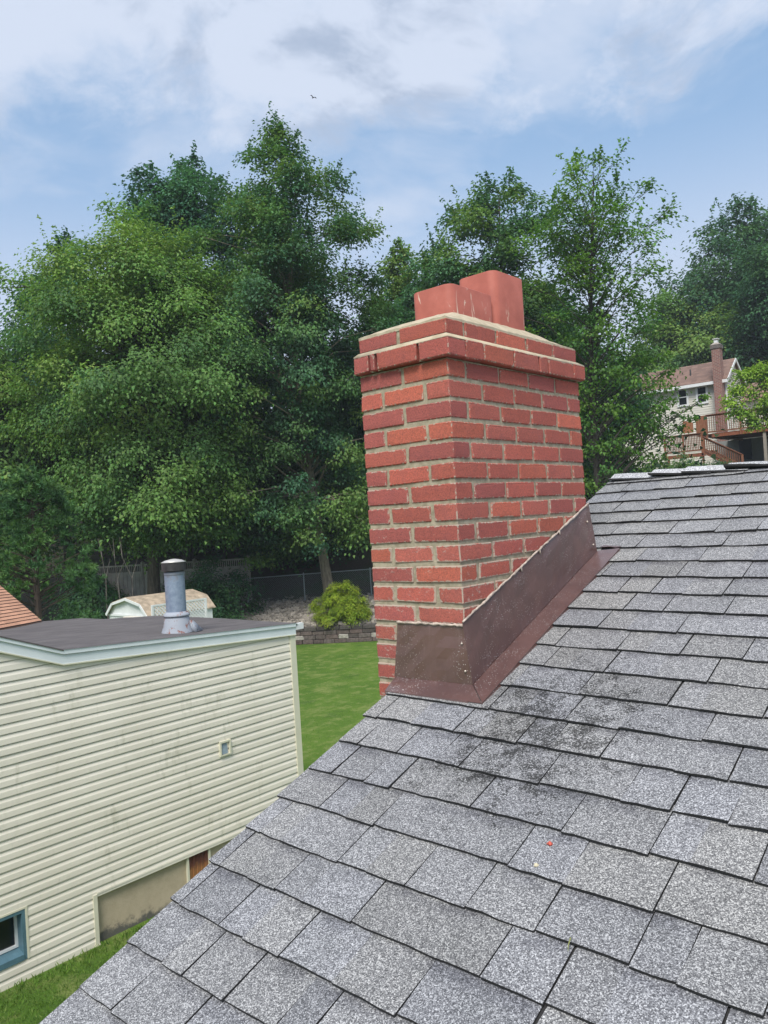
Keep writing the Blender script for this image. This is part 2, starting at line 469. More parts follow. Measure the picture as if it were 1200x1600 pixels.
# ------------------------------------------------------------------ mesh helpers
class MB:
    def __init__(self):
        self.v, self.f, self.t, self.mi, self.tv = [], [], [], [], []

    def add(self, vs, fs, tint=(1, 1, 1), mi=0, tv=None):
        o = len(self.v)
        self.v += [tuple(p) for p in vs]
        self.f += [tuple(i + o for i in q) for q in fs]
        self.t += [tint] * len(vs)
        self.mi += [mi] * len(fs)
        self.tv += list(tv) if tv is not None else [0.0] * len(vs)

    def box(self, lo, hi, tint=(1, 1, 1), mi=0):
        x0, y0, z0 = lo
        x1, y1, z1 = hi
        self.add([(x0, y0, z0), (x1, y0, z0), (x1, y1, z0), (x0, y1, z0), (x0, y0, z1), (x1, y0, z1), (x1, y1, z1), (x0, y1, z1)],
                 [(0, 3, 2, 1), (4, 5, 6, 7), (0, 1, 5, 4), (1, 2, 6, 5), (2, 3, 7, 6), (3, 0, 4, 7)], tint, mi)

    def hexa(self, b, t, tint=(1, 1, 1), mi=0):
        """solid from 4 bottom and 4 top points in the same order"""
        self.add(list(b) + list(t), [(0, 3, 2, 1), (4, 5, 6, 7), (0, 1, 5, 4), (1, 2, 6, 5), (2, 3, 7, 6), (3, 0, 4, 7)], tint, mi)

    def cbox(self, lo, hi, c=0.004, tint=(1, 1, 1), mi=0, jit=0.0, rng=random, M=None):
        """box with chamfered edges"""
        P, idx = [], {}
        for sx in (0, 1):
            for sy in (0, 1):
                for sz in (0, 1):
                    s = (sx, sy, sz)
                    j = [rng.uniform(-jit, jit) for _ in range(3)]
                    for a in range(3):
                        p = []
                        for q in range(3):
                            e = (lo, hi)[s[q]][q]
                            p.append(e + j[q] if q == a else e + j[q] + (c if s[q] == 0 else -c))
                        idx[(s, a)] = len(P)
                        P.append(p)
        F = []
        for a in range(3):
            b, d = (a + 1) % 3, (a + 2) % 3
            for sa in (0, 1):
                def kk(x, y):
                    s = [0, 0, 0]
                    s[a], s[b], s[d] = sa, x, y
                    return idx[(tuple(s), a)]
                q = [kk(0, 0), kk(1, 0), kk(1, 1), kk(0, 1)]
                F.append(q if sa else q[::-1])
            for sb in (0, 1):
                for sd in (0, 1):
                    s0, s1 = [0, 0, 0], [0, 0, 0]
                    s0[b] = s1[b] = sb
                    s0[d] = s1[d] = sd
                    s1[a] = 1
                    s0, s1 = tuple(s0), tuple(s1)
                    q = [idx[(s0, b)], idx[(s1, b)], idx[(s1, d)], idx[(s0, d)]]
                    F.append(q if (sb == sd) else q[::-1])
        for s in [(x, y, z) for x in (0, 1) for y in (0, 1) for z in (0, 1)]:
            q = [idx[(s, 0)], idx[(s, 1)], idx[(s, 2)]]
            F.append(q if (sum(s) % 2) else q[::-1])
        if M is not None:
            P = [tuple(M @ Vector(p)) for p in P]
        self.add(P, F, tint, mi)

    def tube(self, pts, rad, n=8, tint=(1, 1, 1), mi=0, cap=True):
        pts = [Vector(p) for p in pts]
        if not hasattr(rad, '__len__'):
            rad = [rad] * len(pts)
        vs, fs = [], []
        ref = Vector((0.31, 0.95, 0.07))
        for i, p in enumerate(pts):
            d = (pts[min(i + 1, len(pts) - 1)] - pts[max(i - 1, 0)]).normalized()
            a = d.cross(ref)
            if a.length < 1e-3:
                a = d.cross(Vector((1, 0, 0)))
            a.normalize()
            b = d.cross(a)
            for q in range(n):
                w = 2 * math.pi * q / n
                vs.append(p + (a * math.cos(w) + b * math.sin(w)) * rad[i])
        for i in range(len(pts) - 1):
            for q in range(n):
                r_ = (q + 1) % n
                fs.append((i * n + q, i * n + r_, (i + 1) * n + r_, (i + 1) * n + q))
        if cap:
            fs.append(tuple(range(n))[::-1])
            fs.append(tuple((len(pts) - 1) * n + q for q in range(n)))
        self.add(vs, fs, tint, mi)

    def lathe(self, c, prof, n=28, tint=(1, 1, 1), mi=0):
        vs, fs = [], []
        for r, z in prof:
            for q in range(n):
                w = 2 * math.pi * q / n
                vs.append((c[0] + r * math.cos(w), c[1] + r * math.sin(w), z))
        for i in range(len(prof) - 1):
            for q in range(n):
                r_ = (q + 1) % n
                fs.append((i * n + q, i * n + r_, (i + 1) * n + r_, (i + 1) * n + q))
        self.add(vs, fs, tint, mi)

    def beam(self, a, b, w, h, tint=(1, 1, 1), mi=0, up=(0, 0, 1)):
        a, b, up = Vector(a), Vector(b), Vector(up)
        d = (b - a).normalized()
        s = d.cross(up).normalized() * (w / 2)
        u = s.cross(d).normalized() * (h / 2)
        q = [-s - u, s - u, s + u, -s + u]
        self.hexa([a + x for x in q], [b + x for x in q], tint, mi)

    def build(self, name, mats, parent=None, smooth=False):
        me = bpy.data.meshes.new(name)
        me.from_pydata(self.v, [], self.f)
        if not isinstance(mats, (list, tuple)):
            mats = [mats]
        for x in mats:
            me.materials.append(x)
        if len(mats) > 1:
            me.polygons.foreach_set('material_index', self.mi)
        at = me.attributes.new('tint', 'FLOAT_COLOR', 'POINT')
        at.data.foreach_set('color', np.c_[np.array(self.t, dtype=np.float32), np.ones(len(self.t), np.float32)].ravel())
        if any(self.tv):
            a2 = me.attributes.new('tabv', 'FLOAT', 'POINT')
            a2.data.foreach_set('value', np.array(self.tv, dtype=np.float32))
        if smooth:
            me.polygons.foreach_set('use_smooth', [True] * len(me.polygons))
        me.validate()
        me.update()
        o = bpy.data.objects.new(name, me)
        COL.objects.link(o)
        if parent is not None:
            o.parent = parent
            o.matrix_parent_inverse = parent.matrix_world.inverted() if parent.type != 'EMPTY' else Matrix.Translation(-parent.location)
        return o


def tag(o, label, cat, group=None):
    o['label'] = label
    o['category'] = cat
    if group:
        o['group'] = group
    return o


def kind(o, k_):
    o['kind'] = k_
    return o


def thing(name, label, cat, loc, group=None):
    o = bpy.data.objects.new(name, None)
    o.location = loc
    o.empty_display_size = 0.2
    COL.objects.link(o)
    return tag(o, label, cat, group)


# ------------------------------------------------------------------ ground
WALL_P, WALL_T, WALL_N = np.array([-19.1, 21.21]), np.array([0.824, 0.567]), np.array([-0.567, 0.824])


def terrain(x, y):
    s = (x - WALL_P[0]) * WALL_N[0] + (y - WALL_P[1]) * WALL_N[1]
    return float(np.interp(s, [0.2, 0.24, 4.5, 18, 30, 60, 120, 400], [0.0, 0.60, 1.18, 6.15, 6.6, 11, 16, 30]))


def wp(t, s, z=0.0):
    p = WALL_P + WALL_T * t + WALL_N * s
    return (p[0], p[1], z)


def sheet(name, ts, ss, matl, wob=0.0, seed=1):
    r = np.random.default_rng(seed)
    b = MB()
    vs = []
    for s in ss:
        for t in ts:
            p = wp(t, s)
            vs.append((p[0], p[1], terrain(p[0], p[1]) + (r.normal() * wob if s > 1 else 0.0)))
    n = len(ts)
    fs = [(j * n + i, j * n + i + 1, (j + 1) * n + i + 1, (j + 1) * n + i) for j in range(len(ss) - 1) for i in range(n - 1)]
    b.add(vs, fs)
    return kind(b.build(name, matl, smooth=True), 'structure')


T_ = [-400, -200, -120, -80, -60] + list(np.arange(-50, 51, 2.0)) + [60, 80, 120, 200, 400]
sheet('lawn', T_, [-600, -200, -100, -60, -45, -30, -20, -10, -5, 0.2], LAWN)
sheet('hillside', T_, [0.20, 0.24] + list(np.arange(1.0, 60, 1.5)) + [70, 90, 120, 180, 300, 400, 700], SOIL, 0.06)

# ------------------------------------------------------------------ the roof the photo is taken from
A0, TT = -1.386 + EYE, 0.3935               # roof plane z = A0 + TT * y
SL = math.hypot(1, TT)
CT, ST = 1 / SL, TT / SL
XR = -1.79                                   # rake edge
YR = 3.898                                   # ridge
house = thing('house', 'grey shingled gable house in front with red brick chimney at its roof edge', 'house', (2.5, 2.0, 0))


def rp(x, s, n=0.0):
    """roof point: x along the ridge, s up the slope from y = 0, n off the plane"""
    return (x, s * CT - n * ST, A0 + s * ST + n * CT)


def butt(n, x):
    b = 2.04 + (0.1355 * n if n <= 0 else 0.1275 * n)
    tl = 0.025 * min(1, max(0, (14 - n) / 6)) if n > 8 else 0.025
    return b - tl * (min(x, 0.6) + 1.79)


JOINTS = {-7: [-1.55, -1.4, -1.16], -6: [-1.75, -1.58, -1.36, -1.02, -0.77], -5: [-1.75, -1.52, -1.26, -0.91, -0.77, -0.48],
          -4: [-1.73, -1.42, -1.2, -1.03, -0.86, -0.66], -3: [-1.62, -1.41, -1.0, -0.66], -2: [-1.69, -1.46, -1.19, -0.93, -0.72],
          -1: [-1.7, -1.54, -1.31, -1.06, -0.72], 0: [-1.73, -1.42, -1.2, -0.95, -0.63], 1: [-1.37, -1.11, -0.95, -0.73], 2: [-1.36, -1.13, -0.86],
          3: [-1.31, -1.1, -0.79], 4: [-1.33, -1.11, -0.91, -0.73], 5: [-1.23, -0.96], 6: [-1.19, -1.05, -0.85], 7: [-1.26, -1.14, -0.89],
          8: [-1.38, -1.09, -0.86], 9: [-1.29, -1.05], 10: [-1.55, -1.34, -1.0], 11: [-1.5, -1.25, -0.91], 12: [-1.41, -1.2, -1.04],
          13: [-1.6, -1.4, -1.18], 14: [-1.63, -1.42, -1.11], 15: [-1.66, -1.35]}
rg = random.Random(7)
sh = MB()


def tab(n, xa, xb, base, gapl, gapr):
    """one shingle tab: bumpy top sheet, dark asphalt butt and sides"""
    parts = [(xa, xb)]
    if xb - xa > 0.20 and rg.random() < 0.62:
        q = xa + (xb - xa) * rg.uniform(0.3, 0.7)
        parts = [(xa, q), (q, xb)]
    curl = rg.uniform(-0.001, 0.0035)
    drop = rg.uniform(-0.004, 0.003)
    for pi, (a, b) in enumerate(parts):
        g = base * rg.uniform(0.89, 1.09)
        bl = rg.uniform(-0.03, 0.03)
        tint = (g * (1 - bl * 0.6), g * (1 - bl * 0.25), g * (1 + bl))
        l_ = a + (gapl if pi == 0 else 0)
        r_ = b - (gapr if pi == len(parts) - 1 else 0)
        nx, ny = max(2, int((r_ - l_) / 0.035)), 3
        vs, tv = [], []
        wob = [rg.uniform(-0.0018, 0.0018) for _ in range(nx + 1)]
        step = 0.0035 if pi == 1 else 0.0
        skew = rg.uniform(-0.003, 0.003)
        for j in range(ny + 1):
            v = j / ny
            for i in range(nx + 1):
                x = l_ + (r_ - l_) * i / nx
                s0, s1 = butt(n, x) + drop + wob[i] - step, min(butt(n + 1, x) + 0.03, YR * SL - 0.006)
                s = s0 + (s1 - s0) * v
                lift = 0.0100 * (1 - v) + 0.001 + curl * (1 - v) ** 2 * math.sin(3.1 * i / nx + n) + (0.0012 if pi == 1 else 0) * (1 - v)
                vs.append(rp(x + skew * v, s, lift))
                tv.append(0.02 + 0.98 * v * (s1 - s0) / max(0.05, s1 - s0 - 0.03))
        w = nx + 1
        fs = [(j * w + i, j * w + i + 1, (j + 1) * w + i + 1, (j + 1) * w + i) for j in range(ny) for i in range(nx)]
        sh.add(vs, fs, tint, 0, tv)
        dn = [rp(vs_x[0], (vs_x[1] + 0.0) / CT, -0.002) for vs_x in vs[:w]]
        lo = []
        for i in range(w):
            x, y, z = vs[i]
            lo.append((x, y + 0.007 * ST, z - 0.0068 * CT))
        sh.add(vs[:w] + lo, [(i, w + i, w + i + 1, i + 1) for i in range(w - 1)], (1, 1, 1), 1)
        for col in (0, nx):
            tp = [vs[j * w + col] for j in range(ny + 1)]
            bt = [(p[0], p[1] + 0.006 * ST, p[2] - 0.006 * CT) for p in tp]
            q = [(j, j + 1, ny + 2 + j, ny + 1 + j) for j in range(ny)]
            sh.add(tp + bt, q, (1, 1, 1), 1)


XE = 7.6
for n in range(-22, 17):
    js = [x for x in JOINTS.get(n, [])]
    x = (js[-1] if js else XR + rg.uniform(0.05, 0.2)) + rg.uniform(0.16, 0.36)
    if not js:
        js = [x - 0.2]
    while x < XE - 0.15:
        js.append(x)
        x += rg.choice((0.13, 0.2, 0.24, 0.28, 0.33)) + rg.uniform(-0.02, 0.03)
    edge = XR + rg.uniform(-0.006, 0.006)
    xs = [edge] + [q for q in js if q > edge + 0.02] + [XE]
    for i in range(len(xs) - 1):
        gl = rg.uniform(0.0011, 0.0024)
        tab(n, xs[i], xs[i + 1], rg.uniform(0.93, 1.05), 0 if i == 0 else gl, gl)
# dark felt under the tabs, then the back slope
SR = YR / CT
sh.hexa([rp(XR + 0.012, -0.98, -0.03), rp(XE, -0.98, -0.03), rp(XE, SR, -0.03), rp(XR + 0.012, SR, -0.03)],
        [rp(XR + 0.012, -0.98, -0.001), rp(XE, -0.98, -0.001), rp(XE, SR, -0.001), rp(XR + 0.012, SR, -0.001)], (1, 1, 1), 1)
ZR = A0 + TT * YR
for n in range(38):
    y0, y1 = YR + 0.03 + n * 0.128, YR + 0.03 + (n + 1) * 0.128 + 0.02
    x = XR
    while x < XE:
        x2 = min(XE, x + rg.choice((0.2, 0.26, 0.32)))
        g = rg.uniform(0.8, 1.1)
        zz = lambda y, l: ZR - TT * (y - YR) + l
        sh.add([(x + 0.002, y0, zz(y0, 0.0)), (x2 - 0.002, y0, zz(y0, 0.0)), (x2 - 0.002, y1, zz(y1, 0.012)), (x + 0.002, y1, zz(y1, 0.012))],
               [(0, 1, 2, 3)], (g, g, g * 1.04), 0, [0.1] * 4)
        x = x2
sh.hexa([(XR + 0.012, YR, ZR - 0.035), (XE, YR, ZR - 0.035), (XE, 8.9, ZR - TT * (8.9 - YR) - 0.035), (XR + 0.012, 8.9, ZR - TT * (8.9 - YR) - 0.035)],
        [(XR + 0.012, YR, ZR - 0.004), (XE, YR, ZR - 0.004), (XE, 8.9, ZR - TT * (8.9 - YR) - 0.004), (XR + 0.012, 8.9, ZR - TT * (8.9 - YR) - 0.004)], (1, 1, 1), 1)
roof = sh.build('roof', [SHINGLE, ASPHALT], house)

# ridge caps, each bent over the ridge, lapping the one on its left
capx = [-1.785, -1.575, -1.41, -1.215, -1.03, -0.84]
while capx[-1] < XE - 0.2:
    capx.append(capx[-1] + rg.uniform(0.165, 0.195))
for i, x0 in enumerate(capx):
    x1 = min(x0 + 0.30, XE + 0.02)
    b = MB()
    ly, dy = 3.862 + rg.uniform(-0.006, 0.004), 0.0
    sec = [(-0.086, -0.031), (-0.055, -0.0195), (-0.020, -0.005), (0.0, 0.0), (0.020, -0.005), (0.055, -0.0195), (0.10, -0.036)]
    g = rg.uniform(1.6, 1.85)
    vs = []
    nx = 5
    for j in range(nx + 1):
        u = j / nx
        x = x0 + (x1 - x0) * u
        lift = 0.013 * (1 - u) + 0.007 + rg.uniform(-0.001, 0.001)
        for yy, zz_ in sec:
            w = 1 + 0.05 * math.sin(5 * u + i)
            front = (0.019 if i else 0.008) * (1 - 0.45 * u) * (yy < -0.08) * (1 + 0.5 * math.sin(i * 2.3 + 1.0)) + (0.004 if i else 0.0)
            vs.append((x, YR + yy * w, ZR + zz_ * 1.15 + lift + front))
    q = len(sec)
    tops = [(j * q + a, (j + 1) * q + a, (j + 1) * q + a + 1, j * q + a + 1) for j in range(nx) for a in range(q - 1)]
    b.add(vs, tops, (g, g, g), 0, [0.1] * len(vs))
    lo = [(p[0], p[1], p[2] - 0.009) for p in vs]
    rim = [j * q for j in range(nx + 1)]
    b.add([vs[r] for r in rim] + [lo[r] for r in rim], [(j, nx + 1 + j, nx + 2 + j, j + 1) for j in range(nx)], (1, 1, 1), 1)
    b.add(vs[:q] + lo[:q], [(a, a + 1, q + a + 1, q + a) for a in range(q - 1)], (1, 1, 1), 1)
    b.add(lo, [f[::-1] for f in tops], (1, 1, 1), 1)
    b.build('ridge_cap', [SHINGLE, ASPHALT], roof)

# gable wall, rake board and eave
b = MB()
xw, zt = XR + 0.16, lambda y: (A0 + TT * y if y < YR else ZR - TT * (y - YR)) - 0.06
yy = np.linspace(-0.7, 8.6, 24)
for i in range(23):
    for j in range(44):
        z0, z1 = j * 0.1016, (j + 1) * 0.1016
        a, c = yy[i], yy[i + 1]
        ta, tc = zt(a), zt(c)
        if z0 > min(ta, tc) - 0.0:
            continue
        z1a, z1c = min(z1, ta), min(z1, tc)
        b.add([(xw - 0.012, a, z0), (xw - 0.012, c, z0), (xw, c, z1c), (xw, a, z1a)], [(0, 3, 2, 1)])
b.box((xw + 0.02, -0.7, 0), (xw + 0.15, 8.6, 2.2))
b.box((xw, -0.72, 0), (XE - 0.3, -0.62, 2.3))
b.box((xw, 8.5, 0), (XE - 0.3, 8.6, 2.3))
b.box((XE - 0.4, -0.7, 0), (XE - 0.3, 8.6, 2.3))
b.build('wall', SIDING, house)
b = MB()
b.beam((XR + 0.035, -0.9, A0 - 0.9 * TT - 0.12), (XR + 0.035, 2.09, A0 + 2.09 * TT - 0.12), 0.025, 0.15)
b.beam((XR + 0.035, 3.02, A0 + 3.02 * TT - 0.12), (XR + 0.035, YR, ZR - 0.12), 0.025, 0.15)
b.beam((XR + 0.035, YR + 0.01, ZR - 0.12), (XR + 0.035, 8.85, ZR - TT * (8.85 - YR) - 0.12), 0.025, 0.15)
b.build('rake_board', FASCIA, house)

# ------------------------------------------------------------------ brick chimney
CX, CY, CW, CD = -1.511, 2.102, 0.390, 0.909
ZC = 0.5151 + EYE                            # top of the first plain course
CP = 0.0677
rb = random.Random(11)
PAL = [(0.365, 0.084, 0.058), (0.345, 0.078, 0.056), (0.32, 0.072, 0.057), (0.30, 0.070, 0.060), (0.395, 0.094, 0.057), (0.36, 0.090, 0.066)]


def bcol():
    c = rb.choice(PAL)
    g = rb.uniform(0.84, 1.12)
    return tuple(q * g for q in c)


ch = MB()
x0, x1, y0, y1 = CX - CW, CX, CY, CY + CD


OX = OY = ()


def brick(ax, ay, bx, by, zt_, h_=0.0550, c=0.0035, jit=0.0022):
    lo = (ax, ay, zt_ - h_ + rb.uniform(-0.001, 0.001))
    hi = (bx, by, zt_ + rb.uniform(-0.001, 0.001))
    col = bcol()
    if zt_ < 3.2:
        ch.cbox(lo, hi, c, col, 0, jit, rb)
        for q in range(24):
            ch.tv[-1 - q] = 0.5
        return
    e = 0.010
    J3 = {s_: [rb.uniform(-jit, jit) for _ in range(3)] for s_ in [(x, y, z) for x in (0, 1) for y in (0, 1) for z in (0, 1)]}
    P, T, F, corner = [], [], [], {}
    for a in range(3):
        b_, d_ = (a + 1) % 3, (a + 2) % 3
        for sa in (0, 1):
            o = len(P)
            lb, ld = hi[b_] - lo[b_], hi[d_] - lo[d_]
            gb, gd_ = [c, c + e, lb / 2, lb - c - e, lb - c], [c, c + e, ld / 2, ld - c - e, ld - c]
            for iu, u in enumerate(gb):
                for iv, v in enumerate(gd_):
                    p = [0, 0, 0]
                    p[a] = hi[a] if sa else lo[a]
                    p[b_], p[d_] = lo[b_] + u, lo[d_] + v
                    fu, fv = u / lb, v / ld
                    for q in range(3):
                        acc = 0
                        for x in (0, 1):
                            for y in (0, 1):
                                k3 = [0, 0, 0]
                                k3[a], k3[b_], k3[d_] = sa, x, y
                                acc += (fu if x else 1 - fu) * (fv if y else 1 - fv) * J3[tuple(k3)][q]
                        p[q] += acc
                    edge = iu in (0, 4) or iv in (0, 4)
                    if edge and not (iu in (0, 4) and iv in (0, 4)):
                        p[a] += rb.uniform(-0.0012, 0.0004) * (1 if sa else -1)
                    P.append(p)
                    outer = any(abs(lo[0] - q) < 0.001 and p[0] < lo[0] + 0.006 or abs(hi[0] - q) < 0.001 and p[0] > hi[0] - 0.006 for q in OX) and \
                        any(abs(lo[1] - q) < 0.001 and p[1] < lo[1] + 0.006 or abs(hi[1] - q) < 0.001 and p[1] > hi[1] - 0.006 for q in OY)
                    zed = p[2] < lo[2] + 0.007 or p[2] > hi[2] - 0.007
                    T.append(0.001 if edge and (zed or not outer) else 1.0)
                    if iu in (0, 4) and iv in (0, 4):
                        k3 = [0, 0, 0]
                        k3[a], k3[b_], k3[d_] = sa, int(iu == 4), int(iv == 4)
                        corner[(tuple(k3), a)] = o + iu * 5 + iv
            for iu in range(4):
                for iv in range(4):
                    q = [o + iu * 5 + iv, o + (iu + 1) * 5 + iv, o + (iu + 1) * 5 + iv + 1, o + iu * 5 + iv + 1]
                    F.append(q if sa else q[::-1])
    for a in range(3):
        b_, d_ = (a + 1) % 3, (a + 2) % 3
        for sb in (0, 1):
            for sd in (0, 1):
                s0, s1 = [0, 0, 0], [0, 0, 0]
                s0[b_] = s1[b_] = sb
                s0[d_] = s1[d_] = sd
                s1[a] = 1
                s0, s1 = tuple(s0), tuple(s1)
                q = [corner[(s0, b_)], corner[(s1, b_)], corner[(s1, d_)], corner[(s0, d_)]]
                F.append(q if (sb == sd) else q[::-1])
    for s_ in J3:
        q = [corner[(s_, 0)], corner[(s_, 1)], corner[(s_, 2)]]
        F.append(q if (sum(s_) % 2) else q[::-1])
    ch.add(P, F, col, 0, T)


J = 0.0062
OX, OY = [x0, x1, x0 - 0.004, x1 + 0.025, x0 + 0.012, x1 + 0.008], [y0, y1, y0 - 0.025, y1 + 0.018, y0 - 0.010, y1 - 0.022]
for kx in range(0, 70):
    z = ZC - kx * CP
    if z < 0.0:
        break
    w = 0.097
    hx = (x0 + x1) / 2
    if kx % 2 == 0:
        for xa, xb in ((x0, hx - J), (hx + J, x1)):
            brick(xa, y0, xb, y0 + w, z)
        n_ = 4
        for sx in (0, 1):
            xa, xb = ((x0, x0 + w), (x1 - w, x1))[sx]
            st = (y1 - y0 - w) / n_
            for i in range(n_):
                brick(xa, y0 + w + i * st + 2 * J, xb, y0 + w + (i + 1) * st, z)
        brick(x0 + w + 2 * J, y1 - w, x1 - w - 2 * J, y1, z)
    else:
        n_ = 4
        for sx in (0, 1):
            xa, xb = ((x0, x0 + w), (x1 - w, x1))[sx]
            st = (y1 - y0 - w) / n_
            for i in range(n_):
                brick(xa, y0 + i * st, xb, y0 + (i + 1) * st - 2 * J, z)
        for xa, xb in ((x0, hx - J), (hx + J, x1)):
            brick(xa, y1 - w, xb, y1, z)
        brick(x0 + w + 2 * J, y0, x1 - w - 2 * J, y0 + w, z)
# corbel course and crown course
fx = [0.0, 0.073, 0.106, 0.29, 0.418]
zc1, zc2 = ZC + 0.0665, ZC + 0.131
ex0, ex1, ey0, ey1 = x0 - 0.004, x1 + 0.025, y0 - 0.025, y1 + 0.018
for a, c in zip(fx[:-1], fx[1:]):
    brick(ex0 + a + (0.004 if a else 0), ey0, ex0 + c - (0.005 if c < 0.41 else -0.001), ey0 + 0.1, zc1, 0.060)
gy = [0.10, 0.31, 0.50, 0.675, 0.735, 0.90, 0.952]
ty = [0.0] + [0.205, 0.40, 0.58, 0.645, 0.85, ey1 - ey0]
for a, c in zip(ty[:-1], ty[1:]):
    brick(ex1 - 0.1, ey0 + max(a, 0.103) + (0.003 if a else 0), ex1, ey0 + c - 0.003, zc1, 0.060)
    brick(ex0, ey0 + max(a, 0.103) + (0.003 if a else 0), ex0 + 0.1, ey0 + c - 0.003, zc1, 0.060)
brick(ex0 + 0.105, ey1 - 0.1, ex1 - 0.105, ey1, zc1, 0.060)
gx0, gx1, gy0, gy1 = x0 + 0.012, x1 + 0.008, y0 - 0.010, y1 - 0.022
for a, c in ((0.0, 0.175), (0.192, gx1 - gx0)):
    brick(gx0 + a, gy0, gx0 + c, gy0 + 0.1, zc2, 0.052)
ty = [0.0, 0.10, 0.295, 0.50, 0.70, gy1 - gy0]
for a, c in zip(ty[1:-1], ty[2:]):
    brick(gx1 - 0.1, gy0 + a + 0.010, gx1, gy0 + c, zc2, 0.052)
    brick(gx0, gy0 + a + 0.010, gx0 + 0.1, gy0 + c, zc2, 0.052)
brick(gx0 + 0.11, gy1 - 0.1, gx1 - 0.11, gy1, zc2, 0.052)
# mortar: cores set back from the brick faces
i_ = 0.0045
ch.box((x0 + i_, y0 + i_, 0), (x1 - i_, y1 - i_, ZC + 0.004), (1, 1, 1), 1)
ch.box((ex0 + i_, ey0 + 0.02, ZC + 0.0082), (ex1 - 0.02, ey1 - i_, zc1 - 0.003), (1, 1, 1), 1)
ch.box((gx0 + i_, gy0 + i_, zc1 - 0.004), (gx1 - i_, gy1 - i_, zc2 - 0.004), (1, 1, 1), 1)
chim = ch.build('chimney', [BRICK, MORTAR], house)

# sloped mortar on the corbel ledge and the crown wash round the flues
b = MB()


def ring(ax0, ax1, ay0, ay1, z):
    return [(ax0, ay0, z), (ax1, ay0, z), (ax1, ay1, z), (ax0, ay1, z)]


rr = [ring(ex0 + 0.002, ex1 - 0.002, ey0 + 0.002, ey1 - 0.002, zc1 - 0.0005), ring(ex0 + 0.001, ex1 - 0.003, ey0 + 0.003, ey1 - 0.003, zc1 + 0.004),
      ring(gx0 - 0.001, gx1 + 0.001, gy0 - 0.001, gy1 + 0.001, zc2 - 0.050)]
b.add(sum(rr, []), [(q * 4 + s, q * 4 + (s + 1) % 4, q * 4 + 4 + (s + 1) % 4, q * 4 + 4 + s) for q in range(2) for s in range(4)])
FX0, FX1, FY0, FY1 = -1.765, -1.582, 2.245, 2.752
nx, ny = 22, 44
vs = []
rw = random.Random(5)
for j in range(ny + 1):
    for i in range(nx + 1):
        u, v = i / nx, j / ny
        x, y = gx0 + 0.002 + (gx1 - gx0 - 0.004) * u, gy0 + 0.002 + (gy1 - gy0 - 0.004) * v
        dx = max(FX0 - x, 0, x - FX1)
        dy = max(FY0 - y, 0, y - FY1)
        ed = min(x - gx0, gx1 - x, y - gy0, gy1 - y)
        dd = math.hypot(dx, dy)
        f = ed / (ed + dd + 1e-6)
        z = zc2 + 0.004 + 0.056 * f ** 0.75 + rw.uniform(-0.0015, 0.0015)
        vs.append((x, y, z))
w = nx + 1
b.add(vs, [(j * w + i, j * w + i + 1, (j + 1) * w + i + 1, (j + 1) * w + i) for j in range(ny) for i in range(nx)])
rim = [i for i in range(nx)] + [j * w + nx for j in range(ny)] + [ny * w + nx - i for i in range(nx)] + [(ny - j) * w for j in range(ny)]
top_ = [vs[r] for r in rim]
n_ = len(rim)
b.add(top_ + [(p[0], p[1], zc2 - 0.004) for p in top_], [(q, n_ + q, n_ + (q + 1) % n_, (q + 1) % n_) for q in range(n_)])
b.build('mortar_cap', CAPM, chim, smooth=True)


def flue(ax0, ax1, ay0, ay1, zb_, zt_, r=0.032, th=0.017):
    b = MB()

    def loop(ins, z):
        o = []
        for cx_, cy_, a0 in ((ax1 - r, ay1 - r, 0), (ax0 + r, ay1 - r, 90), (ax0 + r, ay0 + r, 180), (ax1 - r, ay0 + r, 270)):
            for q in range(7):
                a = RAD(a0 + 15 * q)
                o.append((cx_ + (r - ins) * math.cos(a), cy_ + (r - ins) * math.sin(a), z))
        return o
    L = [loop(0, zb_), loop(0, zt_ - 0.003), loop(0.003, zt_), loop(th - 0.003, zt_), loop(th, zt_ - 0.003), loop(th, zb_ + 0.02)]
    n = len(L[0])
    b.add(sum(L, []), [(q * n + s, q * n + (s + 1) % n, q * n + n + (s + 1) % n, q * n + n + s) for q in range(len(L) - 1) for s in range(n)])
    return b.build('flue_liner', FLUE, chim, smooth=True)


f1 = flue(-1.760, -1.582, 2.245, 2.520, ZC + 0.12, 0.808 + EYE)
f1['label'] = 'shorter front clay flue liner with mortar smears'
f2 = flue(-1.752, -1.581, 2.527, 2.750, ZC + 0.12, 0.910 + EYE)
f2['label'] = 'taller rear clay flue liner'
for f in (f1, f2):
    f.data.polygons.foreach_set('use_smooth', [True] * len(f.data.polygons))

# ------------------------------------------------------------------ metal flashing on the chimney
XF = CX + 0.004


def sheetgrid(b, P00, P10, P11, P01, nx=14, ny=6, wav=0.0012, th=0.0014, seed=1, tint=(1, 1, 1)):
    r = random.Random(seed)
    P00, P10, P11, P01 = map(Vector, (P00, P10, P11, P01))
    nrm = (P10 - P00).cross(P01 - P00).normalized()
    vs = []
    for j in range(ny + 1):
        for i in range(nx + 1):
            u, v = i / nx, j / ny
            p = P00.lerp(P10, u).lerp(P01.lerp(P11, u), v)
            edge = 0 if j == 0 else 1
            vs.append(p + nrm * r.uniform(-wav, wav) * edge)
    w = nx + 1
    top = [(j * w + i, j * w + i + 1, (j + 1) * w + i + 1, (j + 1) * w + i) for j in range(ny) for i in range(nx)]
    lo = [p - nrm * th for p in vs]
    rim = [i for i in range(nx)] + [j * w + nx for j in range(ny)] + [ny * w + nx - i for i in range(nx)] + [(ny - j) * w for j in range(ny)]
    o = len(vs)
    n_ = len(rim)
    b.add(vs + lo, top + [tuple(o + q for q in f[::-1]) for f in top] + [(rim[(q + 1) % n_], rim[q], o + rim[q], o + rim[(q + 1) % n_]) for q in range(n_)], tint)


def roofz(y, off=0.0):
    return A0 + TT * y + off


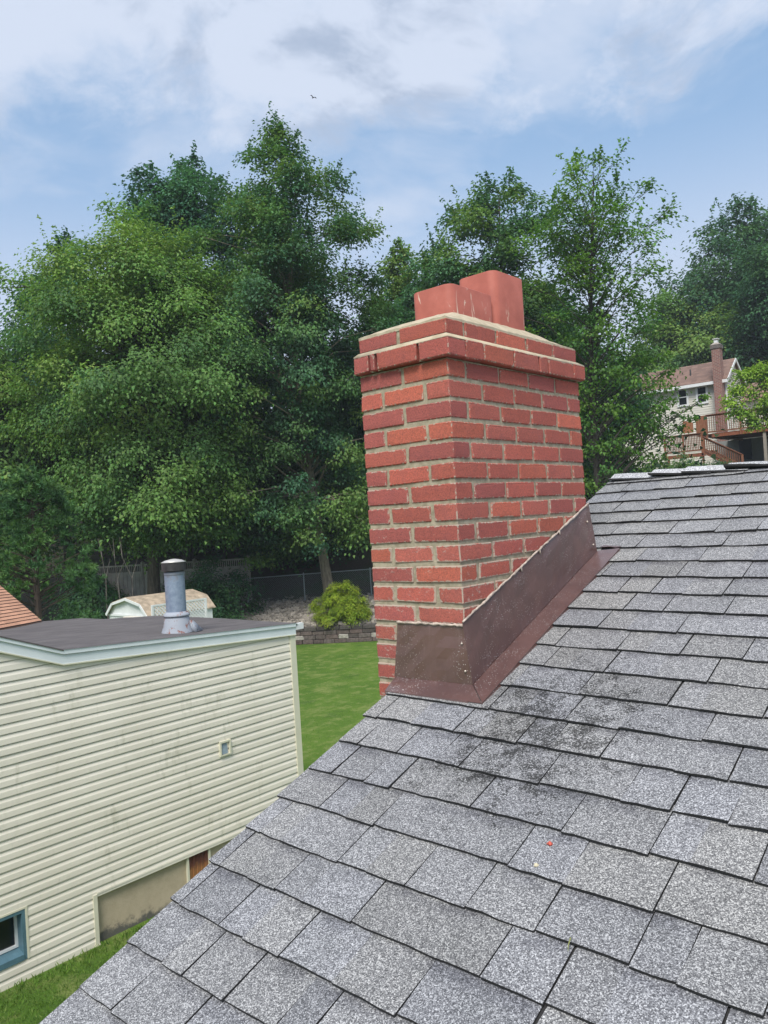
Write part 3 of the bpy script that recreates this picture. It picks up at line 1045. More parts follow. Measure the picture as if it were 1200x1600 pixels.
b = MB()
FT = 3.945
yb = 2.088
sheetgrid(b, (-1.812, yb, roofz(yb, 0.022)), (-1.484, yb, roofz(yb, 0.022)), (-1.511, 2.0965, FT), (-1.789, 2.0965, FT), 7, 5, 0.0020, seed=3)
yf = 2.018
sheetgrid(b, (-1.800, yf, roofz(yf, 0.014)), (-1.405, yf, roofz(yf, 0.014)), (-1.482, yb, roofz(yb, 0.022)), (-1.808, yb, roofz(yb, 0.022)), 14, 3, 0.001, seed=4)
sheetgrid(b, (-1.798, yf - 0.001, roofz(yf, 0.004)), (-1.455, yf - 0.004, roofz(yf, 0.004)), (-1.455, yf - 0.001, roofz(yf, 0.016)), (-1.798, yf + 0.002, roofz(yf, 0.016)), 10, 1, 0.0, seed=5)
ap = b.build('apron_flashing', FLASH, chim)
b = MB()
ye = 3.021
sheetgrid(b, (-1.4825, yb, roofz(yb, 0.022)), (-1.4825, ye, roofz(ye, 0.018)), (-1.5065, ye - 0.004, 4.316), (-1.5075, 2.088, FT + 0.012), 16, 5, 0.0022, seed=6)
sheetgrid(b, (-1.402, yf, roofz(yf, 0.016)), (-1.398, 3.052, roofz(3.052, 0.016)), (-1.4805, ye, roofz(ye, 0.020)), (-1.4805, yb, roofz(yb, 0.024)), 30, 3, 0.001, seed=7)
sheetgrid(b, (-1.401, yf, roofz(yf, 0.001)), (-1.397, 3.052, roofz(3.052, 0.001)), (-1.4005, 3.052, roofz(3.052, 0.0155)), (-1.4045, yf, roofz(yf, 0.0155)), 30, 1, 0.0003, seed=8)
sheetgrid(b, (-1.402, 3.0545, roofz(3.05, 0.021)), (-1.402, 3.083, roofz(3.08, 0.012)), (-1.484, 3.083, roofz(3.08, 0.016)), (-1.484, 3.0545, roofz(3.05, 0.024)), 3, 5, 0.002, seed=9)
sheetgrid(b, (-1.4835, ye + 0.0015, roofz(ye, 0.018)), (-1.53, ye + 0.012, roofz(ye, 0.018)), (-1.53, ye + 0.010, 4.309), (-1.507, ye - 0.0005, 4.314), 3, 6, 0.001, seed=10)
sf = b.build('side_flashing', FLASH, chim)
b = MB()
rs = random.Random(9)
pt = [(-1.79 + 0.28 * q / 26, 2.0945 + rs.uniform(-0.0015, 0.001), FT + 0.002 + rs.uniform(-0.0015, 0.0015)) for q in range(27)]
b.tube(pt, [0.0042 + rs.uniform(-0.0012, 0.0016) for _ in pt], 6)
pt = []
for q in range(61):
    u = q / 60
    pt.append((-1.5055 + rs.uniform(-0.001, 0.0015), 2.088 + (ye - 2.092) * u, FT + 0.014 + (4.318 - FT - 0.012) * u + rs.uniform(-0.0015, 0.002)))
b.tube(pt, [0.0036 + rs.uniform(-0.001, 0.0016) for _ in pt], 6)
for u in (0.41, 0.55, 0.73, 0.985, 0.99):
    p = pt[int(u * 60)]
    b.tube([p, (p[0] + 0.003, p[1] + 0.001, p[2] - 0.016)], [0.0045, 0.002], 5)
b.build('sealant_bead', SEAL, chim, smooth=True)
b = MB()
for p in ((-1.517, 2.0905, 3.888), (-1.507, 2.0865, 3.800), (-1.4945, 2.975, 4.245), (-1.486, 2.998, 4.150)):
    b.lathe((p[0], p[1]), [(0.0001, p[2] - 0.004), (0.004, p[2] - 0.002), (0.004, p[2] + 0.002), (0.0001, p[2] + 0.004)], 8)
    o = b.build('screw', SCREW, chim, smooth=True)
    b = MB()

# ------------------------------------------------------------------ crumbs on the shingles
def crumb(name, label, cat, c, r, col, seed):
    q = random.Random(seed)
    b = MB()
    n = 7
    vs = [(c[0], c[1], c[2] + r)]
    for ring_ in (0.55, -0.1):
        for i in range(n):
            a = 2 * math.pi * i / n + ring_
            rr_ = r * q.uniform(0.55, 1.5) * (0.75 if ring_ > 0 else 1)
            vs.append((c[0] + rr_ * math.cos(a), c[1] + rr_ * math.sin(a), c[2] + r * ring_ * q.uniform(0.8, 1.2)))
    vs.append((c[0], c[1], c[2] - r * 0.4))
    fs = [(0, 1 + i, 1 + (i + 1) % n) for i in range(n)] + [(1 + i, 1 + n + i, 1 + n + (i + 1) % n, 1 + (i + 1) % n) for i in range(n)]
    fs += [(2 * n + 1, 1 + n + (i + 1) % n, 1 + n + i) for i in range(n)]
    b.add(vs, fs, col)
    return tag(b.build(name, STONE), label, cat)


crumb('brick_chip', 'small bright red chip of brick lying on the grey shingles', 'brick chip', (-0.939, 1.583, A0 + TT * 1.583 + 0.008), 0.0066, (0.50, 0.10, 0.07), 3)
crumb('mortar_crumb', 'pale cream crumb of mortar on the edge of a grey shingle', 'mortar crumb', (-0.935, 1.515, A0 + TT * 1.515 + 0.012), 0.0052, (0.50, 0.45, 0.32), 4)
b = MB()
z_ = lambda y: A0 + TT * y
b.tube([(-0.784, 1.378, z_(1.378) + 0.012), (-0.778, 1.366, z_(1.366) + 0.022), (-0.776, 1.352, z_(1.352) + 0.020), (-0.773, 1.345, z_(1.345) + 0.016)], [0.0006, 0.0014, 0.0012, 0.0004], 5, (0.28, 0.30, 0.12))
tag(b.build('grass_blade', BLADE), 'thin dry blade of grass caught at a shingle joint', 'grass blade')

# ------------------------------------------------------------------ neighbour's house
XN = -8.05
nb = thing('neighbor_house', 'cream vinyl sided house with dark low slope roof and orange shingle roof behind', 'house', (-10.0, 3.0, 0))
roofline = lambda y: (3.17 - 0.053 * (y - 4.0)) if y >= 4 else 3.17 + 0.377 * (4.0 - y)
YB = 7.2


def ylim_right(z):
    z = z + 0.05
    if z <= 3.0:
        return YB
    if z <= 3.17:
        return min(YB, 4.0 + (3.17 - z) / 0.053)
    return 4.0 - (z - 3.17) / 0.377


b = MB()
PITCH = 0.1016
prof = [(-0.022, 0.0), (0.013, 0.0), (0.014, 0.006), (0.0125, 0.056), (0.0095, 0.063), (0.0045, 0.080), (0.003, 0.0948), (-0.022, 0.0955), (-0.022, 0.1016)]
zk0 = 2.740 - 27 * PITCH                     # lowest course
JO = [0.4, 2.3, 1.2, 3.1, 0.9, 2.7, 1.7]      # staggered panel laps


def course(b, zb_, ya, yb_):
    n = len(prof)
    cuts = [ya] + [q for q in [-5.6 + 3.66 * i + JO[int(round((zb_ - zk0) / PITCH)) // 2 % 7] for i in range(5)] if ya + 0.3 < q < yb_ - 0.3] + [yb_]
    kk = int(round((zb_ - zk0) / PITCH))
    for ci, (c0, c1) in enumerate(zip(cuts[:-1], cuts[1:])):
        m_ = max(2, int((c1 - c0) / 0.5))
        vs = []
        for x, z in prof:
            zz_ = zb_ + z
            for q in range(m_ + 1):
                y = c0 + (c1 - c0) * q / m_ + (0.012 if q == m_ and ci < len(cuts) - 2 else 0)
                y = min(y, max(ya, ylim_right(zz_)))
                wv_ = 0.0012 * math.sin(1.7 * y + 0.9 * kk) + 0.0008 * math.sin(4.1 * y + 2.3 * kk)
                vs.append((XN + x + wv_ * (x > -0.01) + (0.0018 if ci % 2 else 0.0), y, zz_ + 0.6 * wv_ * (x > -0.01)))
        w_ = m_ + 1
        b.add(vs, [(i * w_ + q, i * w_ + q + 1, (i + 1) * w_ + q + 1, (i + 1) * w_ + q) for i in range(n - 1) for q in range(m_)])


kz = 0
z = zk0
while z < 5.4:
    yr = YB
    if z + PITCH < 0.56:
        yr = 4.19
    if z < 0.70 and z + PITCH > 0.22:
        course(b, z, -7.0, 2.55)
        course(b, z, 3.50, yr)
    else:
        if ylim_right(z) > -6.5:
            course(b, z, -7.0, yr)
    z += PITCH
# starter strips under the siding, wall core, hidden sides
b.box((XN - 0.012, 4.235, 0.532), (XN + 0.017, YB, 0.552))
b.box((XN - 0.012, -7.0, -0.012), (XN + 0.016, 4.235, 0.012))
b.box((XN - 0.30, -7.0, 0.02), (XN - 0.16, 7.0, 2.9))
b.box((-12.0, 7.06, 0.0), (XN - 0.05, 7.19, 2.98))
b.box((-12.0, -7.0, 0.0), (-11.85, 7.06, 2.9))
nwall = b.build('wall', SIDING, nb)
b = MB()
b.box((XN - 0.02, 4.19, 0.0), (XN + 0.022, 4.235, 0.535))
b.box((XN + 0.005, 4.17, -0.05), (XN + 0.028, 4.245, 0.012))
b.build('corner_trim', TRIM, nb)
b = MB()
b.hexa([(XN - 0.06, 7.165, 0.50), (XN + 0.026, 7.165, 0.50), (XN + 0.026, 7.262, 0.50), (XN - 0.06, 7.262, 0.50)],
       [(XN - 0.06, 7.165, 2.99), (XN + 0.026, 7.165, 2.99), (XN + 0.026, 7.262, 2.99), (XN - 0.06, 7.262, 2.99)])
b.build('corner_post', TRIM, nb)
b = MB()
b.box((XN - 0.2, 4.20, -0.3), (XN - 0.035, 7.20, 0.56))
b.box((XN - 0.16, -7.0, -0.3), (XN - 0.05, 4.20, 0.02), (0.12, 0.12, 0.12))
b.build('foundation', STUCCO, nb)

# window with teal casing set into the siding
wy0, wy1, wz0, wz1 = 2.55, 3.50, 0.200, 0.712
b = MB()
cw = 0.018
b.box((XN - 0.02, wy1 - cw - 0.004, wz0), (XN + 0.017, wy1, wz1))
b.box((XN - 0.02, wy0, wz0), (XN + 0.017, wy0 + cw, wz1))
b.box((XN - 0.02, wy0 + cw, wz1 - cw), (XN + 0.017, wy1 - cw - 0.004, wz1))
win = b.build('window', TRIM, nb)
b = MB()
iy0, iy1, iz0, iz1 = wy0 + cw, wy1 - cw - 0.004, wz0 + 0.002, wz1 - cw
b.box((XN - 0.16, iy1 - 0.034, iz0), (XN + 0.012, iy1, iz1))
b.box((XN - 0.16, iy0, iz0), (XN + 0.012, iy0 + 0.034, iz1))
b.box((XN - 0.16, iy0 + 0.034, iz1 - 0.034), (XN + 0.012, iy1 - 0.034, iz1))
b.hexa([(XN - 0.16, iy0 + 0.034, iz0), (XN + 0.020, iy0 + 0.034, iz0), (XN + 0.020, iy1 - 0.034, iz0), (XN - 0.16, iy1 - 0.034, iz0)],
       [(XN - 0.16, iy0 + 0.034, iz0 + 0.10), (XN + 0.020, iy0 + 0.034, iz0 + 0.055), (XN + 0.020, iy1 - 0.034, iz0 + 0.055), (XN - 0.16, iy1 - 0.034, iz0 + 0.10)])
b.build('casing', TEAL, win)
b = MB()
jy0, jy1, jz0, jz1 = iy0 + 0.034, iy1 - 0.034, iz0 + 0.095, iz1 - 0.034
b.box((XN - 0.15, jy1 - 0.022, jz0), (XN - 0.10, jy1, jz1))
b.box((XN - 0.15, jy0, jz0), (XN - 0.10, jy0 + 0.022, jz1))
b.box((XN - 0.15, jy0 + 0.022, jz0), (XN - 0.10, jy1 - 0.022, jz0 + 0.022))
b.box((XN - 0.15, jy0 + 0.022, jz1 - 0.022), (XN - 0.10, jy1 - 0.022, jz1))
b.build('sash', WHITE, win)
b = MB()
b.box((XN - 0.135, jy0 + 0.022, jz0 + 0.022), (XN - 0.128, jy1 - 0.022, jz1 - 0.022))
b.build('pane', GLASS, win)

# small vent hood on the siding
b = MB()
vy0, vy1, vz0, vz1 = 5.918, 6.085, 1.545, 1.725
for lo, hi in (((vy0, vz0), (vy0 + 0.022, vz1)), ((vy1 - 0.022, vz0), (vy1, vz1)), ((vy0 + 0.022, vz1 - 0.022), (vy1 - 0.022, vz1)), ((vy0 + 0.022, vz0), (vy1 - 0.022, vz0 + 0.016))):
    b.box((XN + 0.004, lo[0], lo[1]), (XN + 0.034, hi[0], hi[1]))
vent = b.build('vent_box', TRIM, nb)
b = MB()
b.hexa([(XN + 0.008, vy0 + 0.03, vz0 + 0.02), (XN + 0.028, vy0 + 0.03, vz0 + 0.02), (XN + 0.028, vy1 - 0.05, vz0 + 0.02), (XN + 0.008, vy1 - 0.05, vz0 + 0.02)],
       [(XN + 0.008, vy0 + 0.03, vz1 - 0.035), (XN + 0.012, vy0 + 0.03, vz1 - 0.035), (XN + 0.012, vy1 - 0.05, vz1 - 0.035), (XN + 0.008, vy1 - 0.05, vz1 - 0.035)])
b.build('flap', GREYBLUE, vent)

# rusty foundation hatch
b = MB()
for q in range(5):
    a, c = 5.405 + q * 0.056, 5.405 + (q + 1) * 0.056
    b.hexa([(XN - 0.034, a, 0.21), (XN - 0.012, a + 0.006, 0.21), (XN - 0.020, c, 0.21), (XN - 0.034, c, 0.21)],
           [(XN - 0.034, a, 0.53), (XN - 0.012, a + 0.006, 0.53), (XN - 0.020, c, 0.53), (XN - 0.034, c, 0.53)])
hatch = b.build('foundation_vent', RUST, nb)
b = MB()
b.box((XN - 0.034, 5.378, 0.19), (XN - 0.002, 5.405, 0.531))
b.box((XN - 0.034, 5.685, 0.19), (XN - 0.002, 5.712, 0.531))
b.box((XN - 0.034, 5.405, 0.19), (XN - 0.006, 5.685, 0.21))
b.build('vent_frame', TRIM, hatch)

# fascia following the bent rake, upper strip proud of the lower board
b = MB()


def fasc(b, ya, yb_, off0, off1, xa, xb):
    za, zb_ = roofline(ya), roofline(yb_)
    b.hexa([(xa, ya, za + off0), (xb, ya, za + off0), (xb, yb_, zb_ + off0), (xa, yb_, zb_ + off0)],
           [(xa, ya, za + off1), (xb, ya, za + off1), (xb, yb_, zb_ + off1), (xa, yb_, zb_ + off1)])


for ya, yb_ in ((-4.0, 4.0), (4.0, 7.262)):
    fasc(b, ya, yb_, -0.150, -0.047, XN - 0.02, XN + 0.040)
    fasc(b, ya, yb_, -0.047, -0.002, XN - 0.02, XN + 0.058)
b.build('fascia', FASCIA, nb)
b = MB()
for ya, yb_ in ((-4.0, 4.0), (4.0, 7.262)):
    fasc(b, ya, yb_, -0.163, -0.150, XN - 0.02, XN + 0.046)
b.build('fascia_trim', TRIM, nb)
b = MB()
xs = np.linspace(XN + 0.066, -12.1, 14)
ysr = np.linspace(4.0, 7.285, 12)
rf = random.Random(2)
vs = [(x, y, roofline(y) + (rf.uniform(-0.004, 0.008) if 0 < i < 13 else 0) + (-0.05 * max(0, (x + 11.1) / -1.0) if y > 6.4 else 0)) for i, x in enumerate(xs) for y in ysr]
nn = len(ysr)
b.add(vs, [(i * nn + j, i * nn + j + 1, (i + 1) * nn + j + 1, (i + 1) * nn + j) for i in range(13) for j in range(nn - 1)])
b.hexa([(XN + 0.05, 4.0, 3.120), (-12.1, 4.0, 3.120), (-12.1, 7.285, 2.90), (XN + 0.05, 7.285, 2.950)],
       [(XN + 0.05, 4.0, 3.160), (-12.1, 4.0, 3.160), (-12.1, 7.285, 2.93), (XN + 0.05, 7.285, 2.986)], (1, 1, 1), 1)
b.hexa([(XN + 0.066, -4.0, roofline(-4) - 0.012), (-12.1, -4.0, roofline(-4) - 0.012), (-12.1, 4.0, 3.158), (XN + 0.066, 4.0, 3.158)],
       [(XN + 0.066, -4.0, roofline(-4) + 0.002), (-12.1, -4.0, roofline(-4) + 0.002), (-12.1, 4.0, 3.172), (XN + 0.066, 4.0, 3.172)])
b.build('flat_roof', [FLATROOF, ASPHALT], nb)
b = MB()
b.tube([(XN - 0.1, 7.31, 2.90), (-12.0, 7.31, 2.90)], 0.045, 8)
b.box((XN - 0.02, 7.264, 2.905), (XN + 0.05, 7.40, 2.985))
b.build('gutter', WHITE, nb)

# orange shingle roof rising from the far side of the low slope
b = MB()
A_, B_, C_ = Vector((-11.97, 5.68, 3.095)), Vector((-11.13, 4.70, 3.150)), Vector((-13.30, 5.65, 3.63))
up = (C_ - A_)
al = (B_ - A_)
ro = random.Random(4)
NR = 24
for r in range(NR):
    o = r * 0.105
    c = -0.2
    while c < 3.4:
        c2 = c + 0.2 * ro.uniform(0.7, 1.2)
        g = ro.uniform(0.85, 1.15)
        d = up.normalized()
        l0, l1 = 0.014, 0.002
        a0, a1 = max(c, 0.0), min(c2, 3.4)
        if a1 > a0:
            p = [A_ + al * a0 + d * o, A_ + al * a1 + d * o, A_ + al * a1 + d * (o + 0.12), A_ + al * a0 + d * (o + 0.12)]
            q = [Vector((v.x, v.y, v.z + (l0 if i < 2 else l1))) for i, v in enumerate(p)]
            b.add(q + [q[0] - Vector((0, 0, 0.016)), q[1] - Vector((0, 0, 0.016))], [(0, 1, 2, 3)], (0.50 * g, 0.265 * g, 0.170 * g))
            b.add([q[0], q[1], q[1] - Vector((0, 0, 0.016)), q[0] - Vector((0, 0, 0.016))], [(0, 1, 2, 3)], (0.06, 0.035, 0.028))
        c = c2
d = up.normalized()
q = [A_, A_ + al * 3.4, A_ + al * 3.4 + d * 2.6, A_ + d * 2.6]
dz = Vector((0, 0, 0.12))
b.hexa([v - dz for v in q], [v - Vector((0, 0, 0.004)) for v in q], (0.30, 0.18, 0.12))
b.build('orange_roof', REDROOF, nb)

# flue pipe on the low slope roof
PX, PY = -8.43, 5.69
PZ = roofline(PY)
b = MB()
b.lathe((PX, PY), [(0.122, PZ + 0.20), (0.122, 3.79), (0.127, 3.80), (0.127, 3.83), (0.120, 3.835), (0.112, 3.835), (0.112, 3.4)], 32)
pipe = b.build('flue_pipe', PIPE, nb, smooth=False)
b = MB()
b.lathe((PX, PY), [(0.195, PZ + 0.004), (0.190, PZ + 0.02), (0.165, PZ + 0.09), (0.150, PZ + 0.19), (0.135, PZ + 0.215), (0.123, PZ + 0.22)], 32)
b.hexa([(PX + 0.02, PY + 0.12, PZ + 0.003), (PX + 0.23, PY + 0.10, PZ + 0.003), (PX + 0.12, PY + 0.30, PZ - 0.005), (PX - 0.02, PY + 0.27, PZ - 0.005)],
       [(PX + 0.03, PY + 0.10, PZ + 0.13), (PX + 0.13, PY + 0.09, PZ + 0.15), (PX + 0.10, PY + 0.17, PZ + 0.13), (PX + 0.02, PY + 0.17, PZ + 0.10)])
b.build('pipe_boot', BOOT, pipe, smooth=True)
b = MB()
b.lathe((PX, PY), [(0.122, PZ + 0.262), (0.150, PZ + 0.238), (0.162, PZ + 0.222), (0.160, PZ + 0.205), (0.123, PZ + 0.215)], 32)
b.build('storm_collar', BOOT, pipe, smooth=True)
b = MB()
b.lathe((PX, PY), [(0.118, 3.82), (0.118, 3.845), (0.150, 3.848), (0.150, 3.945), (0.152, 3.952)], 32)
b.build('cap_screen', DARK, pipe)
b = MB()
b.lathe((PX, PY), [(0.150, 3.948), (0.156, 3.952), (0.10, 3.976), (0.03, 3.990), (0.0005, 3.992)], 32)
b.build('rain_cap', plain('cap_metal', (0.60, 0.58, 0.55), 0.35, 0.15, metallic=0.3), pipe, smooth=True)

# ------------------------------------------------------------------ retaining wall, gravel, fences, shed
rwl = random.Random(21)
b = MB()
ang = math.atan2(WALL_T[1], WALL_T[0])
for row in range(4):
    t = -10.0 + (row % 2) * 0.22
    while t < 9.0:
        L = rwl.uniform(0.36, 0.48)
        c = wp(t + L / 2, 0.12 + row * 0.015)
        M = Matrix.Translation((c[0], c[1], row * 0.155)) @ Matrix.Rotation(ang, 4, 'Z')
        g = rwl.uniform(0.7, 1.25)
        w_ = rwl.random()
        ti = (0.105 * g + 0.015 * w_, 0.088 * g, 0.078 * g) if row < 3 else (0.075 * g, 0.066 * g, 0.060 * g)
        if rwl.random() < 0.06:
            ti = (0.34, 0.32, 0.28)
        b.cbox((-L / 2 + 0.006, -0.13 - rwl.uniform(0, 0.03) - (0.03 if row == 3 else 0), 0.004), (L / 2 - 0.006, 0.14, 0.152), 0.016, ti, 0, 0.006, rwl, M)
        t += L
tag(b.build('retaining_wall', STONE), 'low brown block retaining wall at the far edge of the lawn', 'retaining wall')

rgn = np.random.default_rng(8)
b = MB()
cube = np.array([(-1, -1, -1), (1, -1, -1), (1, 1, -1), (-1, 1, -1), (-.7, -.7, 1), (.7, -.7, 1), (.7, .7, 1), (-.7, .7, 1)], float)
cf = [(0, 3, 2, 1), (4, 5, 6, 7), (0, 1, 5, 4), (1, 2, 6, 5), (2, 3, 7, 6), (3, 0, 4, 7)]
for _ in range(5200):
    t, s = rgn.uniform(-8.5, 6.5), rgn.uniform(0.3, 4.7)
    p = wp(t, s)
    r = rgn.uniform(0.045, 0.115)
    v = cube * rgn.uniform(0.75, 1.25, (8, 3)) * np.array([r, r * rgn.uniform(.6, 1.1), r * rgn.uniform(.45, .8)])
    a, c_ = rgn.uniform(0, 6.28), rgn.uniform(-0.5, 0.5)
    Rz = np.array([[math.cos(a), -math.sin(a), 0], [math.sin(a), math.cos(a), 0], [0, 0, 1]])
    Rx = np.array([[1, 0, 0], [0, math.cos(c_), -math.sin(c_)], [0, math.sin(c_), math.cos(c_)]])
    v = v @ Rx.T @ Rz.T + np.array([p[0], p[1], terrain(p[0], p[1]) + r * 0.35])
    g = rgn.uniform(0.6, 1.35)
    b.add(v.tolist(), cf, (0.29 * g, 0.262 * g, 0.225 * g))
kind(b.build('gravel', STONE), 'stuff')

# chain link fence along the top of the bank, and its run towards the shed
def chain(name, label, pts, h):
    pts = [Vector((p[0], p[1], terrain(p[0], p[1]) - 0.02)) for p in pts]
    t = thing(name, label, 'fence', pts[0])
    UPV = Vector((0, 0, 1))
    for i, p in enumerate(pts):
        b = MB()
        b.tube([p, p + UPV * (h + 0.03)], 0.028, 8)
        b.tube([p + UPV * (h + 0.03), p + UPV * (h + 0.07)], [0.034, 0.012], 8)
        b.build('fence_post', STEEL, t)
    b = MB()
    b.tube([p + UPV * h for p in pts], 0.021, 8)
    b.build('top_rail', STEEL, t)
    b = MB()
    for a, c in zip(pts[:-1], pts[1:]):
        L = (c - a).length
        n = int(L / 0.09)
        d = (c - a) / n
        kk = int(h / 0.09)
        for i in range(-kk, n):
            for sgn in (0, 1):
                i0, i1 = max(i, 0), min(i + kk, n)
                if i1 <= i0:
                    continue
                h0, h1 = (i0 - i) * h / kk, (i1 - i) * h / kk
                if sgn:
                    h0, h1 = h - h0, h - h1
                P, Q = a + d * i0 + UPV * h0, a + d * i1 + UPV * h1
                nr = (Q - P).cross(Vector((0.6, -0.8, 0))).normalized() * 0.002
                b.add([P - nr, P + nr, Q + nr, Q - nr], [(0, 1, 2, 3)])
    b.build('wire_mesh', STEEL, t)


fp = [(-26.07, 21.11), (-24.3, 22.65), (-22.2, 24.46), (-20.0, 26.3), (-17.8, 28.2)]
chain('chain_link_fence', 'grey chain link fence on top of the gravel bank behind the golden shrub', fp, 1.18)
chain('chain_link_fence', 'grey chain link fence running left from the white shed', [(-29.2, 8.5), (-27.0, 10.2), (-24.6, 11.9)], 1.22)

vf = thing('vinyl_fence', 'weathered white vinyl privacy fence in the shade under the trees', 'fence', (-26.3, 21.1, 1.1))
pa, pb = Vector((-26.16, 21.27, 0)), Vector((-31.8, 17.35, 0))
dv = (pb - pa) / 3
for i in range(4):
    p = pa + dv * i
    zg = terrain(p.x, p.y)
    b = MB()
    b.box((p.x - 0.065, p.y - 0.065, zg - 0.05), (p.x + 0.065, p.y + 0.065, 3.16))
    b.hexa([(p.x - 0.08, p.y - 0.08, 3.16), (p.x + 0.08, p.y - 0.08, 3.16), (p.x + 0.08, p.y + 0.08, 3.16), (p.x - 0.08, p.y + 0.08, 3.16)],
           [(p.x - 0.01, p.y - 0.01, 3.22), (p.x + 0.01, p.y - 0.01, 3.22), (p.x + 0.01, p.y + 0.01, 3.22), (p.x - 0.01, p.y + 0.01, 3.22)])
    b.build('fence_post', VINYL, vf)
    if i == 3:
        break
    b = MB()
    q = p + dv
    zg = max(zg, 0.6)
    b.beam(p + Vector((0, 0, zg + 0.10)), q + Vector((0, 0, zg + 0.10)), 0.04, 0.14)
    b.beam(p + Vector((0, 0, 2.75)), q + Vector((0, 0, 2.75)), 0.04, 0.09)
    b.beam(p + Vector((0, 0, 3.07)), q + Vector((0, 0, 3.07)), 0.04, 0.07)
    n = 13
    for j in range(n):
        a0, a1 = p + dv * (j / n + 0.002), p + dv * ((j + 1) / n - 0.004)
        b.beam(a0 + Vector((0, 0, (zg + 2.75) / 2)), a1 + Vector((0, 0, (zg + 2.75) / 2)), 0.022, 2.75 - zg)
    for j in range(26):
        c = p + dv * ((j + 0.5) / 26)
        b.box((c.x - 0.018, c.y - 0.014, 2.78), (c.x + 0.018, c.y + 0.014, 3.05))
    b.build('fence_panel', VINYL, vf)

# shed with gambrel roof
SA = Vector((-22.42, 13.40, 0))
rd, gd = Vector((0, 1, 0)), Vector((1, 0, 0))
sd = thing('garden_shed', 'white garden shed with worn tan gambrel roof behind the flat roof', 'shed', SA)
gp = [(-1.17, 0.0), (-1.17, 1.86), (-0.80, 2.21), (0.0, 2.38), (0.80, 2.21), (1.17, 1.86), (1.17, 0.0)]
b = MB()
for e in (0.0, 2.3):
    b.add([SA + gd * x + rd * e + Vector((0, 0, z)) for x, z in gp], [tuple(range(7)) if e else tuple(range(7))[::-1]])
for i in (0, 5):
    (xa, za), (xb, zb_) = gp[i], gp[i + 1]
    b.add([SA + gd * xa + Vector((0, 0, za)), SA + gd * xb + Vector((0, 0, zb_)), SA + gd * xb + rd * 2.3 + Vector((0, 0, zb_)), SA + gd * xa + rd * 2.3 + Vector((0, 0, za))], [(0, 1, 2, 3)])
b.build('wall', WHITE, sd)
b = MB()
for i in range(1, 5):
    (xa, za), (xb, zb_) = gp[i], gp[i + 1]
    sc = 1.05 if i in (1, 4) else 1.0
    P = [SA + gd * (xa * (1.05 if abs(xa) > 1 else 1)) - rd * 0.10 + Vector((0, 0, za + (-0.04 if abs(xa) > 1 else 0))), SA + gd * (xb * (1.05 if abs(xb) > 1 else 1)) - rd * 0.10 + Vector((0, 0, zb_ + (-0.04 if abs(xb) > 1 else 0)))]
    Q = [p + rd * 2.5 for p in P]
    lo = [P[0], P[1], Q[1], Q[0]]
    b.hexa([p + Vector((0, 0, 0.006)) for p in lo], [p + Vector((0, 0, 0.04)) for p in lo])
b.build('roof', TANROOF, sd)
b = MB()
for i in range(1, 5):
    (xa, za), (xb, zb_) = gp[i], gp[i + 1]
    b.beam(SA + gd * xa - rd * 0.11 + Vector((0, 0, za - 0.02)), SA + gd * xb - rd * 0.11 + Vector((0, 0, zb_ - 0.02)), 0.03, 0.08)
b.beam(SA + gd * -1.17 - rd * 0.02 + Vector((0, 0, 1.84)), SA + gd * 1.17 - rd * 0.02 + Vector((0, 0, 1.84)), 0.03, 0.06)
b.build('trim', WHITE, sd)
b = MB()
P, Q = SA + gd * -0.55 - rd * 0.012, SA + gd * 0.55 - rd * 0.012
b.hexa([P + Vector((0, 0, 0.1)), Q + Vector((0, 0, 0.1)), Q - rd * 0.03 + Vector((0, 0, 0.1)), P - rd * 0.03 + Vector((0, 0, 0.1))],
       [P + Vector((0, 0, 1.70)), Q + Vector((0, 0, 1.70)), Q - rd * 0.03 + Vector((0, 0, 1.70)), P - rd * 0.03 + Vector((0, 0, 1.70))])
b.build('door', plain('pinkish_door', (0.50, 0.44, 0.42), 0.6), sd)

# lattice screen
La, Lb = Vector((-20.70, 13.15, 0)), Vector((-20.70, 15.05, 0))
lt = thing('lattice_screen', 'white diagonal lattice screen standing in front of the shed', 'lattice', La)
dl = Lb - La
LL = dl.length
dl = dl / LL
z0_, z1_ = 0.10, 2.21
b = MB()
for e in (0.0, LL):
    b.box(tuple(La + dl * e + Vector((-0.03, -0.03, 0))), tuple(La + dl * e + Vector((0.03, 0.03, z1_ + 0.02))))
b.beam(La + Vector((0, 0, z1_)), Lb + Vector((0, 0, z1_)), 0.04, 0.05)
b.beam(La + Vector((0, 0, z0_)), Lb + Vector((0, 0, z0_)), 0.04, 0.05)
b.build('frame', WHITE, lt)
b = MB()
H_ = z1_ - z0_
st = 0.115
i = -H_
off = dl.cross(Vector((0, 0, 1))) * 0.008
while i < LL:
    for sg in (0, 1):
        a, c = max(i, 0), min(i + H_, LL)
        if c > a:
            ha, hc = a - i, c - i
            if sg:
                ha, hc = H_ - ha, H_ - hc
            o_ = off if sg else -off
            b.beam(La + dl * a + o_ + Vector((0, 0, z0_ + ha)), La + dl * c + o_ + Vector((0, 0, z0_ + hc)), 0.012, 0.034)
    i += st
b.build('slats', WHITE, lt)

